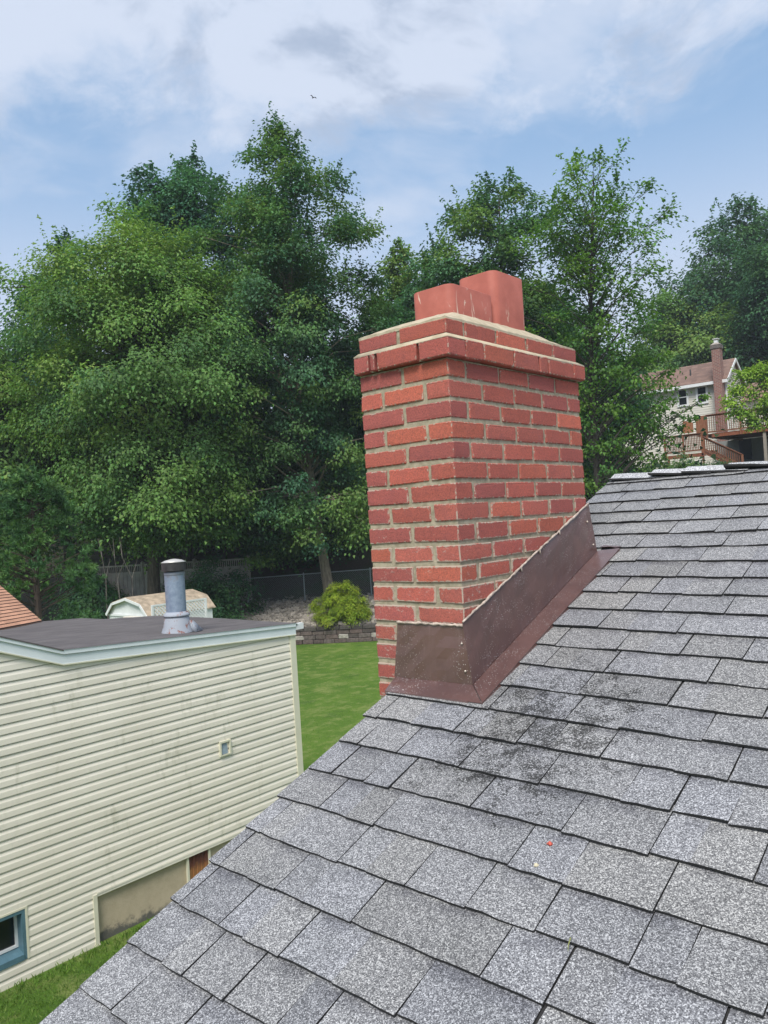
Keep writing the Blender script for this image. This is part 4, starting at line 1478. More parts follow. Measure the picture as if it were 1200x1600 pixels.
# ------------------------------------------------------------------ house up the hill with its deck
fh = thing('hillside_house', 'pale sided house up the hill with brown roof and tall brick chimney', 'house', (-18.5, 54.5, 6.5))
XG, YFr, ZE = -16.4, 53.0, 11.86
b = MB()
z = 6.2
while z < ZE - 0.05:
    z1 = min(z + 0.15, ZE)
    b.add([(-23.5, YFr - 0.03, z), (XG, YFr - 0.03, z), (XG, YFr - 0.005, z1), (-23.5, YFr - 0.005, z1)], [(0, 1, 2, 3)])
    z += 0.15
z = 6.2
apx = 54.61
while z < 13.5:
    z1 = z + 0.15
    def yy_(q):
        if q <= 11.9:
            return YFr, 56.2
        f = min(1, (q - 11.9) / 1.55)
        return YFr + f * (apx - YFr), 56.2 - f * (56.2 - apx)
    a0, a1 = yy_(z)
    c0, c1 = yy_(z1)
    b.add([(XG + 0.03, a0, z), (XG + 0.03, a1, z), (XG + 0.005, c1, z1), (XG + 0.005, c0, z1)], [(0, 1, 2, 3)])
    z += 0.15
b.box((-23.5, YFr + 0.02, 5.8), (XG - 0.02, 56.2, ZE - 0.1))
# lower wing to the right
z = 6.2
while z < 10.7:
    b.add([(XG + 0.04, 56.0 - 0.03, z), (-8.0, 56.0 - 0.03, z), (-8.0, 56.0 - 0.005, z + 0.15), (XG + 0.04, 56.0 - 0.005, z + 0.15)], [(0, 1, 2, 3)])
    z += 0.15
b.box((XG + 0.05, 56.02, 5.8), (-8.0, 59.0, 10.6))
b.build('wall', plain('pale_siding', (0.66, 0.64, 0.56), 0.6, 0.06, 1.0), fh)
rr_ = random.Random(3)
b = MB()
RT = (0.235, 0.150, 0.120)
def slab(p, th, tint=RT):
    b.hexa([(q[0], q[1], q[2] - th) for q in p], p, tint)
slab([(-23.8, 52.62, 11.98), (-16.18, 52.62, 11.98), (-16.18, apx, 13.5), (-23.8, apx, 13.5)], 0.05)
slab([(-23.8, apx + 0.004, 13.5), (-16.18, apx + 0.004, 13.5), (-16.18, 56.6, 12.0), (-23.8, 56.6, 12.0)], 0.05)
slab([(XG + 0.06, 55.6, 10.75), (-7.7, 55.6, 10.75), (-7.7, 57.6, 12.1), (XG + 0.06, 57.6, 12.1)], 0.05)
for r in range(17):
    y0_ = 52.62 + (apx - 52.62) * r / 17
    z0_r = 11.98 + 1.52 * r / 17
    x = -23.8
    while x < -16.3:
        x2 = min(x + rr_.uniform(0.25, 0.45), -16.18)
        g = rr_.uniform(0.8, 1.2)
        b.add([(x, y0_ - 0.01, z0_r + 0.016), (x2, y0_ - 0.01, z0_r + 0.016), (x2, y0_ + 0.117, z0_r + 0.094), (x, y0_ + 0.117, z0_r + 0.094)], [(0, 1, 2, 3)], tuple(q * g for q in RT))
        x = x2
frf = b.build('roof', REDROOF, fh)
b = MB()
b.box((-23.8, 52.50, 11.74), (-16.15, 52.62, 11.93))
b.box((-23.6, 52.62, 11.74), (-16.3, 52.99, 11.78))
b.beam((-16.17, 52.60, 11.86), (-16.17, apx, 13.42), 0.05, 0.16)
b.beam((-16.17, 56.6, 11.86), (-16.17, apx + 0.02, 13.40), 0.05, 0.16)
b.box((-16.44, 52.94, 6.4), (-16.34, 52.968, 11.74))
b.build('trim', WHITE, fh)
b = MB()
b.box((-16.96, 52.36, 6.3), (-16.46, 52.92, 14.05))
fch = b.build('chimney', FARBRICK, fh)
b = MB()
b.box((-17.01, 52.31, 13.95), (-16.41, 52.97, 14.2), (0.14, 0.12, 0.11))
b.hexa([(-17.0, 52.32, 14.2), (-16.42, 52.32, 14.2), (-16.42, 52.96, 14.2), (-17.0, 52.96, 14.2)],
       [(-16.85, 52.48, 14.33), (-16.57, 52.48, 14.33), (-16.57, 52.78, 14.33), (-16.85, 52.78, 14.33)], (0.36, 0.32, 0.28))
b.build('crown', STONE, fch)
b = MB()
b.box((-16.82, 52.50, 14.33), (-16.60, 52.76, 14.50))
b.box((-16.88, 52.44, 14.56), (-16.54, 52.82, 14.60))
for x in (-16.82, -16.62):
    b.box((x, 52.52, 14.5), (x + 0.02, 52.54, 14.56))
b.build('chimney_cap', WHITE, fch)
for (xa, xb) in ((-19.42, -18.92), (-18.18, -17.66)):
    b = MB()
    za, zb_ = 10.74, 11.72
    for lo, hi in (((xa - 0.13, za - 0.12), (xa, zb_ + 0.02)), ((xb, za - 0.12), (xb + 0.13, zb_ + 0.02)), ((xa, za - 0.12), (xb, za)), ((xa, (za + zb_) / 2 - 0.03), (xb, (za + zb_) / 2 + 0.03)), ((xa, zb_ - 0.02), (xb, zb_ + 0.02))):
        b.box((lo[0], 52.90, lo[1]), (hi[0], 52.99, hi[1]))
    w_ = b.build('window', WHITE, fh)
    b = MB()
    b.box((xa, 52.955, za), (xb, 52.962, zb_))
    b.build('pane', GLASS, w_)
b = MB()
for x, y in ((-18.76, 53.5), (-16.55, 53.0)):
    z = 11.98 + (y - 52.62) * 0.764
    b.tube([(x, y, z), (x, y, z + 0.42)], 0.05, 8, (0.05, 0.05, 0.05))
    b.build('roof_vent', REDROOF, frf)
    b = MB()
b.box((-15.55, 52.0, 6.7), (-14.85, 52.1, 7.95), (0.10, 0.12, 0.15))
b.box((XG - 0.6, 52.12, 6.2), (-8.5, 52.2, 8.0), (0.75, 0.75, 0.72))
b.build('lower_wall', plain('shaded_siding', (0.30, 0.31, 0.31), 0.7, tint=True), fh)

dk = thing('deck', 'brown stained wooden deck with railing and stairs beside the hillside house', 'deck', (-14.0, 47.0, 6.0))
YD = 46.5
b = MB()
for i in range(20):
    y = YD + 0.05 + i * 0.28
    b.box((-16.2, y, 8.02), (-8.2, y + 0.27, 8.09), (rr_.uniform(0.8, 1.2),) * 3)
b.box((-15.3, YD, 7.88), (-8.2, YD + 0.045, 8.10), (1.25, 0.95, 0.85))
b.box((-15.35, YD, 7.88), (-15.3, 52.0, 8.10))
b.build('floor', WOOD, dk)


def railing(a, c, h, n, posts, wide=0.03):
    a, c = Vector(a), Vector(c)
    b = MB()
    UPV = Vector((0, 0, 1))
    b.beam(a + UPV * h, c + UPV * h, 0.14, 0.045, (0.85, 0.75, 0.75))
    b.beam(a + UPV * (h - 0.06), c + UPV * (h - 0.06), 0.04, 0.09)
    b.beam(a + UPV * 0.10, c + UPV * 0.10, 0.04, 0.09)
    for i in range(n):
        p = a.lerp(c, (i + 0.5) / n)
        g = rr_.uniform(0.85, 1.1)
        b.box((p.x - wide / 2, p.y - 0.018, p.z + 0.10), (p.x + wide / 2, p.y + 0.018, p.z + h - 0.06), (g, g, g))
    for i in range(posts):
        p = a.lerp(c, i / (posts - 1))
        b.box((p.x - 0.05, p.y - 0.05, p.z - 0.22), (p.x + 0.05, p.y + 0.05, p.z + h + 0.0), (1.2, 1.1, 1.0))
    return b.build('railing', WOOD, dk)


railing((-15.6, YD - 0.03, 8.09), (-8.2, YD - 0.03, 8.09), 1.08, 62, 5)
b = MB()
for i in range(5):
    b.box((-16.18 + i * 0.115, YD - 0.05, 8.12), (-16.075 + i * 0.115, YD - 0.02, 9.17), (1.35 + 0.1 * (i % 2), 1.35, 1.2))
b.build('privacy_panel', WOOD, dk)
b = MB()
b.hexa([(-17.68, 48.4, 8.45), (-17.05, 48.4, 8.45), (-17.05, 48.5, 8.45), (-17.68, 48.5, 8.45)], [(-17.62, 48.4, 9.22), (-17.05, 48.4, 9.05), (-17.05, 48.5, 9.05), (-17.62, 48.5, 9.22)], (1.6, 1.5, 1.2))
b.build('privacy_panel', WOOD, dk)
# stairs down to the right
b = MB()
n_st = 9
for sy in (45.35, 46.25):
    b.beam((-15.40, sy, 7.06), (-13.35, sy, 5.80), 0.05, 0.28, (1.1, 1.0, 0.95))
for i in range(n_st):
    u = (i + 0.5) / n_st
    x, z = -15.40 + 2.05 * u, 7.14 - 1.26 * u
    b.box((x - 0.13, 45.37, z - 0.02), (x + 0.13, 46.23, z + 0.02))
b.build('stairs', WOOD, dk)
railing((-15.42, 45.32, 7.02), (-13.42, 45.32, 5.82), 0.86, 18, 2, 0.05)
railing((-17.6, 45.3, 7.06), (-15.5, 45.3, 7.06), 1.04, 24, 3, 0.04)
b = MB()
for i in range(16):
    b.box((-17.6 + i * 0.135, 45.3, 6.95), (-17.475 + i * 0.135, 46.6, 7.0))
b.box((-17.6, 45.25, 6.78), (-15.45, 45.3, 6.96), (1.25, 0.95, 0.85))
for x in (-17.5, -15.55):
    b.box((x, 45.3, 5.6), (x + 0.1, 45.4, 6.8))
b.build('landing', WOOD, dk)
for x in (-12.58, -9.2):
    b = MB()
    b.box((x - 0.075, YD + 0.06, 5.8), (x + 0.075, YD + 0.21, 7.9), (1, 1, 1))
    b.build('deck_post', plain('grey_post', (0.30, 0.27, 0.23), 0.8), dk)

# ------------------------------------------------------------------ vegetation
def np_mesh(name, V, nq, tint, matl, parent=None):
    """mesh made of nq separate quads"""
    me = bpy.data.meshes.new(name)
    me.vertices.add(len(V))
    me.vertices.foreach_set('co', V.astype(np.float32).ravel())
    me.loops.add(nq * 4)
    me.loops.foreach_set('vertex_index', np.arange(nq * 4, dtype=np.int32))
    me.polygons.add(nq)
    me.polygons.foreach_set('loop_start', np.arange(0, nq * 4, 4, dtype=np.int32))
    me.polygons.foreach_set('loop_total', np.full(nq, 4, np.int32))
    me.update(calc_edges=True)
    at = me.attributes.new('tint', 'FLOAT_COLOR', 'POINT')
    at.data.foreach_set('color', np.c_[np.repeat(tint, 4, axis=0), np.ones(nq * 4)].astype(np.float32).ravel())
    me.materials.append(matl)
    o = bpy.data.objects.new(name, me)
    COL.objects.link(o)
    if parent is not None:
        o.parent = parent
        o.matrix_parent_inverse = Matrix.Translation(-parent.location)
    return o


def unit(a):
    return a / (np.linalg.norm(a, axis=1, keepdims=True) + 1e-9)


def leaf_quads(r, C, nrm, size, aspect=0.6, axis=None, fold=0.22):
    n = len(C)
    if axis is None:
        axis = r.normal(size=(n, 3))
    ax = unit(axis - nrm * np.sum(axis * nrm, axis=1, keepdims=True))
    sd_ = np.cross(nrm, ax)
    L = (size * r.uniform(0.65, 1.25, n))[:, None]
    a, s, f = ax * L * 0.5, sd_ * L * 0.5 * aspect, nrm * L * fold
    return np.stack([C - a, C + s + f - a * 0.15, C + a - f * 0.6, C - s + f - a * 0.15], axis=1).reshape(-1, 3)


def crown_mesh(r, name, parent, clumps, csize, per, leaf, pal, centre, matl=LEAF, flat=0.55, aspect=0.62, tvar=0.12, needle=False, up=0.75, shoots=0.0):
    Cs, Ns, Ts, Ax = [], [], [], []
    pal = np.array(pal)
    for c, cs in zip(clumps, csize):
        n = max(8, int(per * (cs / np.mean(csize)) ** 2 * r.uniform(0.7, 1.3)))
        d = r.normal(size=(n, 3)) * 0.52
        off = d * np.array([cs, cs, cs * flat])
        out = c - centre
        out = out / (np.linalg.norm(out) + 1e-6)
        off[:, 2] -= 0.25 * np.hypot(off[:, 0], off[:, 1]) ** 2 / cs
        base = pal[r.integers(len(pal))] * r.uniform(0.80, 1.25) * 1.85
        t = base * (1 + r.normal(size=(n, 1)) * tvar) * (1 + r.normal(size=(n, 3)) * 0.06)
        Cs.append(c + off)
        Ns.append(unit(np.array([0, 0, up]) + out * 0.45 + d * 0.35 + r.normal(size=(n, 3)) * 0.34))
        Ts.append(np.clip(t, 0.004, 1))
        Ax.append(d + r.normal(size=(n, 3)) * 0.35 + out * 0.5)
        if r.uniform() < shoots:                 # a leafy shoot reaching out of the clump
            for _s in range(2):
                m_ = 16
                dirn = unit((out * 0.9 + np.array([0, 0, 0.55]) + r.normal(size=3) * 0.55)[None])[0]
                ln = cs * r.uniform(0.9, 1.7)
                q = np.linspace(0.25, 1, m_)[:, None]
                Cs.append(c + dirn * ln * q + r.normal(size=(m_, 3)) * 0.05)
                Ns.append(unit(np.array([0, 0, up]) + r.normal(size=(m_, 3)) * 0.6))
                Ts.append(np.clip(base * (1.08 + r.normal(size=(m_, 1)) * tvar) * np.ones((m_, 3)), 0.004, 1))
                Ax.append(dirn + r.normal(size=(m_, 3)) * 0.8)
    C, Nn, T, A = (np.concatenate(q) for q in (Cs, Ns, Ts, Ax))
    V = leaf_quads(r, C, Nn, np.full(len(C), leaf), aspect, A)
    return np_mesh(name, V, len(C), T, matl, parent)


PROFS = {
    'round': [(0, 0.45), (0.12, 0.80), (0.35, 1.0), (0.6, 0.92), (0.8, 0.70), (0.93, 0.42), (1, 0.10)],
    'cone': [(0, 0.75), (0.1, 0.95), (0.3, 1.0), (0.5, 0.92), (0.68, 0.72), (0.82, 0.46), (0.93, 0.25), (1, 0.05)],
    'oval': [(0, 0.6), (0.2, 0.95), (0.5, 1.0), (0.75, 0.80), (0.9, 0.50), (1, 0.12)],
    'vase': [(0, 0.50), (0.25, 0.75), (0.55, 1.0), (0.8, 1.0), (0.93, 0.82), (1, 0.35)],
    'spire': [(0, 0.72), (0.1, 0.95), (0.4, 1.0), (0.7, 1.0), (0.8, 0.86), (0.87, 0.66), (0.94, 0.34), (1, 0.05)],
    'dome': [(0, 0.6), (0.2, 0.95), (0.5, 1.0), (0.75, 0.95), (0.88, 0.78), (0.96, 0.48), (1, 0.2)],
}


def tree(name, label, base, topxyz, zb, rmax, prof, ncl, per, leaf, cl, pal, seed, trunk_r=0.2, bark=(0.10, 0.085, 0.07),
         group='trees behind the yard', inner=0.35, limbs=0.4, flat=0.55, rise=0.4, extra=(), cut=None):
    r = np.random.default_rng(seed)
    base = np.array([base[0], base[1], terrain(base[0], base[1]) - 0.1])
    topv = np.array(topxyz, float)
    t = thing(name, label, 'tree', tuple(base), group)
    H = topv[2] - base[2]
    bend = np.array([r.normal() * 0.25, r.normal() * 0.25, 0])

    def spine(z):
        u = np.clip((z - base[2]) / H, 0, 1)
        return base + (topv - base) * u + bend * math.sin(math.pi * u)
    pu, pr = zip(*PROFS[prof])
    ph = r.uniform(0, 6.28, 6)
    clumps, cs = [], []
    wts = np.interp(np.linspace(0, 1, 60), pu, pr) ** 1.3 + 0.08
    wts /= wts.sum()
    for i in range(ncl):
        u = (r.choice(60, p=wts) + r.uniform()) / 60
        fi = r.uniform(0, 6.283)
        lump = 1 + 0.20 * math.sin(2 * fi + ph[0] + 4 * u) + 0.14 * math.sin(3 * fi + ph[1] - 7 * u) + 0.10 * math.sin(5 * fi + ph[2] + 11 * u)
        rad = rmax * np.interp(u, pu, pr) * lump
        f = r.uniform(0.15, 0.7) if r.uniform() < inner else r.uniform(0.70, 1.06)
        if r.uniform() < 0.06:
            f *= 1.13
        z = zb + (topv[2] - 0.25 - zb) * u
        p = spine(z) + np.array([math.cos(fi), math.sin(fi), 0]) * rad * f
        p[2] += r.normal() * 0.25 - 0.12 * rad * f * (u < 0.3)
        clumps.append(p)
        cs.append(cl * r.uniform(0.65, 1.3) * (0.75 if u > 0.85 else 1))
    for q in range(14):
        dz_ = 0.15 + (topv[2] - zb) * 0.36 * (q / 13) ** 1.2
        rr0 = 0.55 * rmax * np.interp(1 - dz_ / (topv[2] - zb), pu, pr)
        clumps.append(spine(topv[2] - dz_) + np.array([r.normal() * rr0, r.normal() * rr0, 0])); cs.append(cl * (0.45 + 0.35 * q / 13))
    for e in extra:
        clumps.append(np.array(e[:3])); cs.append(e[3] if len(e) > 3 else cl * 0.8)
    # trunk and limbs
    b = MB()
    zs = np.linspace(base[2], topv[2] - 0.25 * rmax, 9)
    b.tube([tuple(spine(z)) for z in zs], [trunk_r * (1.25 if i == 0 else 1.0) * (1 - 0.88 * (i / 8) ** 1.2) for i in range(9)], 9, bark)
    for c, s in zip(clumps, cs):
        if r.uniform() > limbs:
            continue
        h0 = max(base[2] + 0.22 * H, c[2] - rise * np.hypot(*(c[:2] - spine(c[2])[:2])) - 0.3)
        a = spine(min(h0, topv[2] - 0.6))
        mid = (a + c) / 2 + np.array([0, 0, 0.10 * np.linalg.norm(c - a)]) + r.normal(size=3) * 0.12
        u = np.clip((a[2] - base[2]) / H, 0, 1)
        r0 = max(0.015, trunk_r * (1 - 0.85 * u) * 0.38)
        b.tube([tuple(a), tuple(mid), tuple(c)], [r0, r0 * 0.55, 0.008], 5, bark, cap=False)
        for _ in range(2):
            e = c + unit(r.normal(size=(1, 3)))[0] * s * np.array([0.9, 0.9, 0.5])
            b.tube([tuple(mid * 0.35 + c * 0.65), tuple(e)], [max(0.008, r0 * 0.35), 0.004], 4, bark, cap=False)
    b.build('trunk', BARK, t)
    crown_mesh(r, 'crown', t, clumps, cs, per * 1.75, leaf * 0.74, pal, spine(zb + (topv[2] - zb) * 0.45), flat=flat, shoots=0.5)
    return t


G_MID = [(0.068, 0.128, 0.038), (0.080, 0.144, 0.038), (0.054, 0.110, 0.038), (0.096, 0.154, 0.038)]
G_BLUE = [(0.028, 0.076, 0.046), (0.036, 0.090, 0.050), (0.024, 0.066, 0.044)]
G_OAK = [(0.038, 0.088, 0.041), (0.056, 0.110, 0.039), (0.030, 0.075, 0.041), (0.075, 0.130, 0.036)]
G_DARK = [(0.025, 0.068, 0.034), (0.032, 0.080, 0.036), (0.040, 0.090, 0.034)]
G_YEL = [(0.135, 0.215, 0.030), (0.110, 0.185, 0.028), (0.155, 0.230, 0.034)]

tree('broadleaf_tree', 'broad mid green tree with drooping branches, closest at the left above the pine', (-27.6, 17.6), (-26.7, 16.9, 16.8), 4.4, 4.75, 'round', 320, 250, 0.185, 0.95, G_MID, 1, 0.26,
     bark=(0.085, 0.070, 0.055), extra=[(-24.4, 16.6, 6.1, 0.7), (-24.0, 17.4, 5.4, 0.8), (-24.9, 17.9, 4.8, 0.8), (-23.9, 18.4, 4.3, 0.7), (-24.6, 19.0, 5.2, 0.8), (-25.4, 16.0, 5.2, 0.8)])
tree('broadleaf_tree', 'dark bluish green tree rising behind the broad left one, with a rounded peak', (-32.0, 22.4), (-31.5, 22.8, 22.2), 6.0, 3.3, 'dome', 200, 170, 0.26, 0.9, G_BLUE, 2, 0.24)
tree('broadleaf_tree', 'bluish green tree at far left edge, shorter than its neighbours', (-35.2, 18.2), (-35.0, 18.6, 18.4), 5.5, 2.1, 'round', 120, 165, 0.26, 0.9, G_BLUE, 3, 0.22)
tree('broadleaf_tree', 'low leafy tree cut off by the left edge of the picture', (-33.6, 13.6), (-33.6, 14.0, 12.9), 3.0, 2.6, 'round', 140, 160, 0.26, 0.9, G_MID, 4, 0.2)
tree('oak_tree', 'tallest oak with pointed top and pale straight trunk left of the chimney', (-22.6, 22.5), (-23.5, 22.1, 20.7), 3.7, 3.2, 'spire', 320, 150, 0.19, 0.72, G_OAK, 5, 0.20, bark=(0.20, 0.17, 0.13), inner=0.28, limbs=0.5)
tree('broadleaf_tree', 'dark tree filling the gap between broad left tree and tallest oak', (-28.3, 24.6), (-28.2, 25.4, 19.9), 3.2, 3.0, 'oval', 190, 165, 0.25, 0.9, G_DARK, 6, 0.22)
tree('broadleaf_tree', 'small topped distant tree seen low behind the left side of the chimney', (-29.1, 35.6), (-28.8, 35.8, 20.3), 8.0, 2.2, 'cone', 110, 150, 0.28, 0.8, G_MID, 7, 0.2)
tree('broadleaf_tree', 'distant dark tree seen just above the flue liners', (-26.2, 35.3), (-26.0, 35.5, 18.6), 7.0, 2.4, 'round', 110, 150, 0.28, 0.8, G_DARK, 8, 0.2)
tree('oak_tree', 'full round oak directly behind the right side of the chimney', (-19.0, 31.0), (-18.9, 31.1, 19.5), 4.4, 3.2, 'dome', 280, 150, 0.23, 0.8, G_OAK, 9, 0.24, inner=0.3)
tree('cherry_tree', 'airy tree with sparse upper branches and sky showing through, right of the chimney', (-13.6, 28.3), (-13.1, 28.6, 17.6), 5.0, 2.25, 'vase', 190, 36, 0.20, 0.60, [(0.060, 0.125, 0.026), (0.074, 0.140, 0.026), (0.044, 0.100, 0.026)], 10, 0.15,
     bark=(0.05, 0.042, 0.036), inner=0.4, limbs=0.9, flat=0.45, rise=0.7,
     extra=[(-12.39, 28.9, 8.88, .5), (-11.96, 29.29, 8.48, .55), (-11.72, 30.17, 8.09, .5), (-11.46, 30.39, 7.68, .45), (-12.63, 28.72, 7.93, .5), (-12.2, 29.1, 7.41, .62), (-11.76, 29.48, 7.08, .62), (-11.61, 30.28, 6.65, .5),
            (-12.97, 28.44, 6.74, .55), (-12.53, 28.82, 6.34, .65), (-12.2, 29.78, 6.09, .65), (-10.9, 30.22, 7.78, .28), (-10.52, 30.54, 8.0, .26), (-12.07, 29.17, 9.82, .5), (-12.0, 30.56, 9.97, .42), (-11.75, 30.78, 9.32, .38),
            (-11.52, 29.68, 8.87, .5), (-11.44, 30.42, 9.5, .4), (-11.62, 30.26, 9.98, .42), (-11.1, 30.05, 7.1, .4), (-10.78, 30.33, 7.42, .28), (-10.35, 30.7, 8.2, .22), (-11.44, 29.04, 7.81, .55), (-11.42, 29.77, 8.25, .5)])
tree('broadleaf_tree', 'big dark tree on the hill behind the hillside house, left one of the pair', (-20.5, 69.4), (-19.2, 70.4, 29.0), 10.0, 7.0, 'round', 230, 150, 0.40, 1.5, G_DARK, 11, 0.4, group='trees on the hill')
tree('broadleaf_tree', 'big dark tree on the hill at the right edge above the brick chimney far away', (-13.8, 63.4), (-13.6, 63.5, 24.8), 9.0, 5.9, 'round', 220, 150, 0.36, 1.3, G_DARK, 12, 0.4, group='trees on the hill')
tree('broadleaf_tree', 'lighter tree on the hill between the airy tree and the hillside house', (-23.6, 64.2), (-23.2, 64.4, 21.5), 8.0, 4.2, 'round', 150, 150, 0.36, 1.2, G_MID, 13, 0.3, group='trees on the hill')
tree('ornamental_tree', 'small bright yellow green tree in front of the hillside deck', (-10.3, 41.4), (-10.5, 41.2, 10.9), 8.0, 1.25, 'round', 26, 110, 0.20, 0.50, G_YEL, 14, 0.09, bark=(0.04, 0.03, 0.026), inner=0.2, limbs=0.9,
     extra=[(-11.96, 39.88, 8.5, .5), (-11.7, 40.1, 9.6, .5), (-10.9, 40.75, 10.5, .5), (-12.1, 39.7, 8.9, .42), (-11.6, 40.2, 8.3, .5), (-11.5, 40.3, 7.9, .3), (-11.9, 39.9, 9.4, .4), (-11.3, 40.4, 10.1, .45), (-11.0, 40.65, 10.4, .5), (-10.85, 40.8, 9.7, .5), (-11.0, 40.7, 8.5, .5), (-11.4, 40.4, 8.1, .4), (-11.6, 40.1, 10.2, .45), (-11.3, 40.4, 9.2, .5), (-11.3, 40.4, 7.7, .3)])
for i, (x, y, zt_, lab) in enumerate(((-36.5, 27.0, 17.0, 'shaded tree standing deep in the wood behind the shed'), (-25.0, 29.5, 15.0, 'shaded tree standing deep in the wood right behind the tallest oak'),
                                      (-19.6, 36.0, 15.5, 'shaded tree deep in the wood behind the round oak'), (-21.0, 38.0, 16.0, 'shaded tree deep in the wood behind the chimney'))):
    tree('broadleaf_tree', lab, (x, y), (x, y, zt_), 5.0, 3.4, 'round', 130, 140, 0.28, 0.95, G_DARK, 40 + i, 0.2)


def pine(label, base, ztop, r_, seed):
    r = np.random.default_rng(seed)
    zb_ = terrain(*base)
    t = thing('pine_tree', label, 'pine tree', (base[0], base[1], zb_))
    b = MB()
    b.tube([(base[0], base[1], zb_), (base[0], base[1], ztop - 0.3)], [0.14, 0.02], 8, (0.09, 0.065, 0.05))
    Cs, Ax, Ts = [], [], []
    for i in range(190):
        u = r.uniform(0, 1) ** 0.9
        z = 0.5 + (ztop - 0.5) * u
        rad = r_ * (1 - u) ** 0.6 * r.uniform(0.45, 1.08) + 0.08
        fi = r.uniform(0, 6.283)
        d = np.array([math.cos(fi), math.sin(fi), 0.25])
        c = np.array([base[0], base[1], z]) + d * rad
        b.tube([(base[0], base[1], z - 0.2 * rad), tuple(c)], [0.02, 0.006], 4, (0.08, 0.06, 0.045), cap=False)
        col = np.array([(0.080, 0.175, 0.060), (0.120, 0.230, 0.070), (0.055, 0.130, 0.052)][r.integers(3)]) * r.uniform(0.8, 1.2)
        for q in range(7):
            tip = c + r.normal(size=3) * np.array([0.17, 0.17, 0.10])
            n = 26
            dd = unit(r.normal(size=(n, 3)) + d * 1.0 + np.array([0, 0, 0.35]))
            Cs.append(tip + dd * 0.06)
            Ax.append(dd)
            Ts.append(np.clip(col * (1 + r.normal(size=(n, 1)) * 0.15) * np.ones((n, 3)), 0.004, 1))
    b.build('trunk', BARK, t)
    C, A, T = np.concatenate(Cs), np.concatenate(Ax), np.concatenate(Ts)
    nrm = unit(np.cross(A, r.normal(size=A.shape)))
    V = leaf_quads(r, C, nrm, np.full(len(C), 0.15), 0.14, A, 0.02)
    np_mesh('crown', V, len(C), T, NEEDLE, t)


pine('soft green white pine at lower left behind the orange roof', (-17.75, 8.35), 5.75, 1.75, 31)


def shrub(label, c, rx, rz, pal, seed, n=70, per=130, leaf=0.09, cs=0.26, group=None, name='shrub', zoff=0.0):
    r = np.random.default_rng(seed)
    zg = terrain(c[0], c[1]) + zoff
    t = thing(name, label, 'shrub', (c[0], c[1], zg), group)
    b = MB()
    cl, ss = [], []
    for i in range(n):
        fi = r.uniform(0, 6.283)
        el_ = math.asin(r.uniform(0.02, 1))
        f = r.uniform(0.75, 1.05) if r.uniform() < 0.8 else r.uniform(0.3, 0.75)
        f *= 1 + 0.12 * math.sin(3 * fi + seed)
        p = np.array([c[0] + rx * f * math.cos(fi) * math.cos(el_), c[1] + rx * f * math.sin(fi) * math.cos(el_), zg + rz * f * math.sin(el_)])
        cl.append(p); ss.append(cs * r.uniform(0.7, 1.2))
        if i % 4 == 0:
            b.tube([(c[0], c[1], zg - 0.1), tuple(p)], [0.02, 0.005], 4, (0.06, 0.05, 0.04), cap=False)
    b.build('stems', BARK, t)
    crown_mesh(r, 'foliage', t, cl, ss, per, leaf, pal, np.array([c[0], c[1], zg]), flat=0.7, aspect=0.4)


shrub('rounded golden green shrub on the gravel bank above the retaining wall', (-20.75, 21.15), 1.05, 1.28, [(0.120, 0.165, 0.016), (0.095, 0.140, 0.015), (0.145, 0.185, 0.020)], 51, 170, 170, 0.075, 0.19)
US = 'bushes under the trees'
for i, (x, y, rx, rz, lab, p) in enumerate((
        (-27.0, 18.7, 1.3, 1.5, 'green bush just behind the shed roof, left of the flue pipe', G_MID), (-25.4, 18.9, 1.5, 2.2, 'dark bush right of the flue pipe beside the white fence', G_DARK),
        (-23.6, 17.9, 1.0, 1.2, 'low dark bush beside the lattice screen', G_DARK),
        (-31.0, 17.0, 1.4, 1.6, 'dark bush under the broad tree behind the pine', G_DARK), (-15.0, 36.8, 1.7, 3.0, 'tall leafy bush just above the left end of the roof ridge', G_MID),
        (-14.7, 38.9, 1.5, 2.4, 'bush in front of the deck landing behind the roof ridge', G_MID), (-15.2, 41.3, 1.5, 1.7, 'dense bush under the deck landing', G_OAK), (-15.3, 33.8, 1.9, 4.2, 'tall dark bush right beside the chimney', G_DARK),
        (-14.0, 43.0, 1.0, 1.1, 'low green bush at the foot of the deck stairs', G_OAK))):
    shrub(lab, (x, y), rx, rz, p, 60 + i, 75, 90, 0.16, 0.42, US, 'bush')
b = MB()
sp = thing('sapling', 'bare grey sapling stems in front of the fence by the pine', 'sapling', (-24.6, 14.6, 0))
rsp = random.Random(6)
for x, y in ((-24.9, 14.3), (-24.6, 14.6), (-24.4, 14.9)):
    pts = [(x, y, 0.0)]
    for q in range(1, 7):
        pts.append((x + rsp.uniform(-0.12, 0.12) - 0.03 * q, y + rsp.uniform(-0.12, 0.12) - 0.05 * q, q * 0.72))
    b.tube(pts, [0.026, 0.024, 0.021, 0.018, 0.014, 0.010, 0.004], 6, (0.10, 0.09, 0.08))
    for q in (3, 4, 5):
        b.tube([pts[q], (pts[q][0] + rsp.uniform(-0.5, 0.5), pts[q][1] + rsp.uniform(-0.5, 0.5), pts[q][2] + 0.7)], [0.012, 0.004], 4, (0.19, 0.17, 0.15))
b.build('stem', BARK, sp)

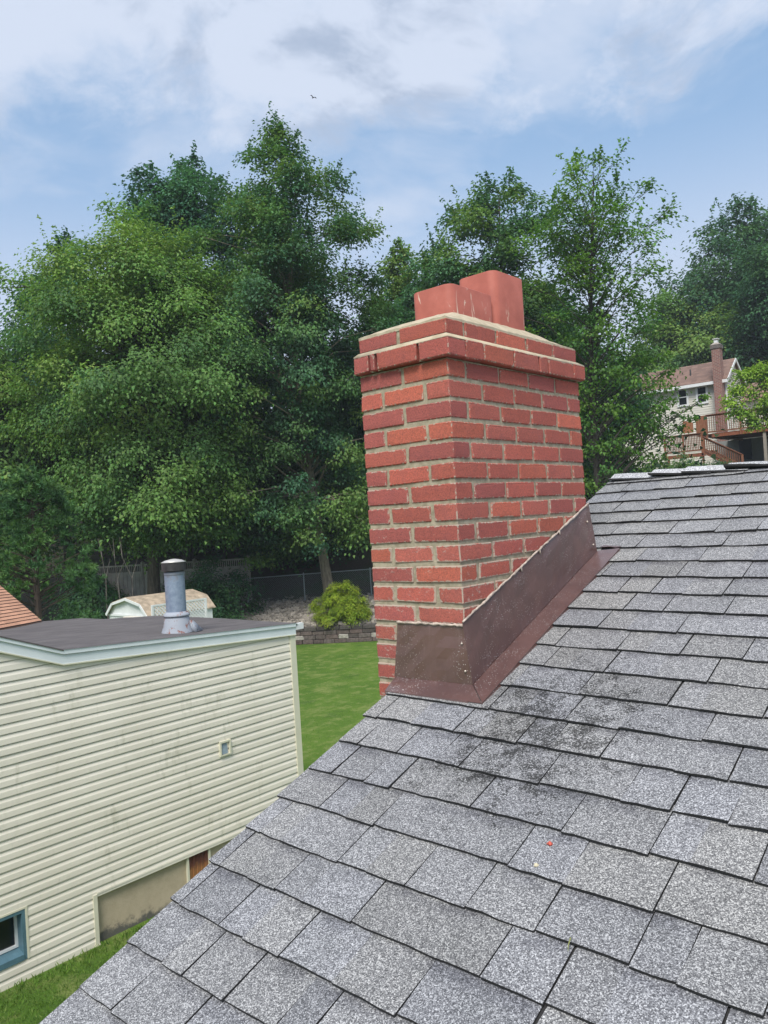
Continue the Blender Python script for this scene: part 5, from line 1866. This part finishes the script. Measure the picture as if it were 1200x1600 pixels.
# far-off wood that reads as one mass, and the undergrowth on the slope
rw_ = np.random.default_rng(77)
n = 52000
tt = rw_.uniform(-34, 16, n)
ss = rw_.uniform(9.5, 30, n)
xy = WALL_P + np.outer(tt, WALL_T) + np.outer(ss, WALL_N)
keep = ~((xy[:, 0] > -24.5) & (xy[:, 1] > 38))
xy = xy[keep]
zz_ = np.array([terrain(*p) for p in xy])
hh = rw_.uniform(0, 1, len(xy)) ** 1.2 * (4.5 + 2.2 * np.sin(xy[:, 0] * 0.9) * np.cos(xy[:, 1] * 0.7))
lo_xy = WALL_P + np.outer(rw_.uniform(5, 40, 26000), WALL_T) + np.outer(rw_.uniform(4.8, 34, 26000), WALL_N)
lo_xy = lo_xy[~((lo_xy[:, 0] > -24) & (lo_xy[:, 0] < -7) & (lo_xy[:, 1] > 44.5) & (lo_xy[:, 1] < 60))]
xy = np.r_[xy, lo_xy]
zz_ = np.r_[zz_, [terrain(*p) for p in lo_xy]]
hh = np.r_[hh, rw_.uniform(0, 1, len(lo_xy)) * (0.35 + 0.35 * np.sin(lo_xy[:, 0] * 1.1) * np.cos(lo_xy[:, 1] * 0.9))]
C = np.c_[xy, zz_ + hh]
nr = unit(rw_.normal(size=C.shape) * 0.6 + np.array([0, 0, 0.7]))
col = np.array(G_DARK)[rw_.integers(3, size=len(C))] * rw_.uniform(0.6, 1.15, (len(C), 1))
kind(np_mesh('undergrowth', leaf_quads(rw_, C, nr, np.full(len(C), 0.34), 0.65), len(C), col, LEAF), 'stuff')

# grass blades on the lawn strip beside the neighbour's house and on the far lawn
rg_ = np.random.default_rng(5)
n1, n2 = 26000, 30000
P1 = np.c_[rg_.uniform(-8.0, -5.6, n1), rg_.uniform(2.2, 7.5, n1)]
P2 = WALL_P + np.outer(rg_.uniform(-6, 5, n2), WALL_T) + np.outer(rg_.uniform(-15, -0.05, n2), WALL_N)
P2 = P2[~((P2[:, 0] < -7.95) & (P2[:, 1] < 7.3))]
P = np.concatenate([P1, P2])
hg = np.concatenate([rg_.uniform(0.02, 0.05, len(P1)), rg_.uniform(0.02, 0.05, len(P2))])
wall_side = np.clip((-7.55 - P[:, 0]) / 0.4, 0, 1) * (P[:, 1] < 7.4)
hg = hg * (1 + 0.9 * wall_side * rg_.uniform(0, 1, len(P)))
axs = unit(np.c_[rg_.normal(size=(len(P), 2)) * 0.45, np.ones(len(P))])
nr = unit(np.cross(axs, rg_.normal(size=axs.shape)))
C = np.c_[P, hg * 0.42]
colb = np.array([(0.120, 0.225, 0.032), (0.100, 0.200, 0.028), (0.190, 0.275, 0.065), (0.085, 0.175, 0.025)])[rg_.integers(4, size=len(P))]
kind(np_mesh('grass', leaf_quads(rg_, C, nr, hg, 0.16, axs, 0.05), len(P), colb, BLADE), 'stuff')

# a bird far up in the sky
bz = MB()
bc = Vector((-72.0, 74.0, 60.0))
bz.tube([bc + Vector((-0.22, 0, 0)), bc + Vector((-0.1, 0, 0.02)), bc + Vector((0.08, 0, 0.02)), bc + Vector((0.24, 0, 0))], [0.02, 0.07, 0.06, 0.015], 8, (0.03, 0.03, 0.03))
for s in (-1, 1):
    bz.add([bc + Vector((-0.08, 0.05 * s, 0.03)), bc + Vector((0.08, 0.05 * s, 0.03)), bc + Vector((0.10, 0.35 * s, 0.20)), bc + Vector((0.03, 0.62 * s, 0.08)), bc + Vector((-0.04, 0.33 * s, 0.20))], [(0, 1, 2, 3, 4)], (0.03, 0.03, 0.03))
tag(bz.build('bird', DARK), 'tiny dark bird flying high in the blue above the oak', 'bird')

# thin summer haze between the camera and the far trees
hb = MB()
hb.box((-160, -60, -4), (90, 260, 48))
HZ = bpy.data.materials.new('haze')
HZ.use_nodes = True
hk = N(HZ.node_tree)
vol = hk.n('ShaderNodeVolumePrincipled', i={'Color': (0.80, 0.88, 1.0), 'Density': 0.0007})
ho = hk.n('ShaderNodeOutputMaterial')
hk.set(ho, 'Volume', vol)
kind(hb.build('haze', HZ), 'stuff')
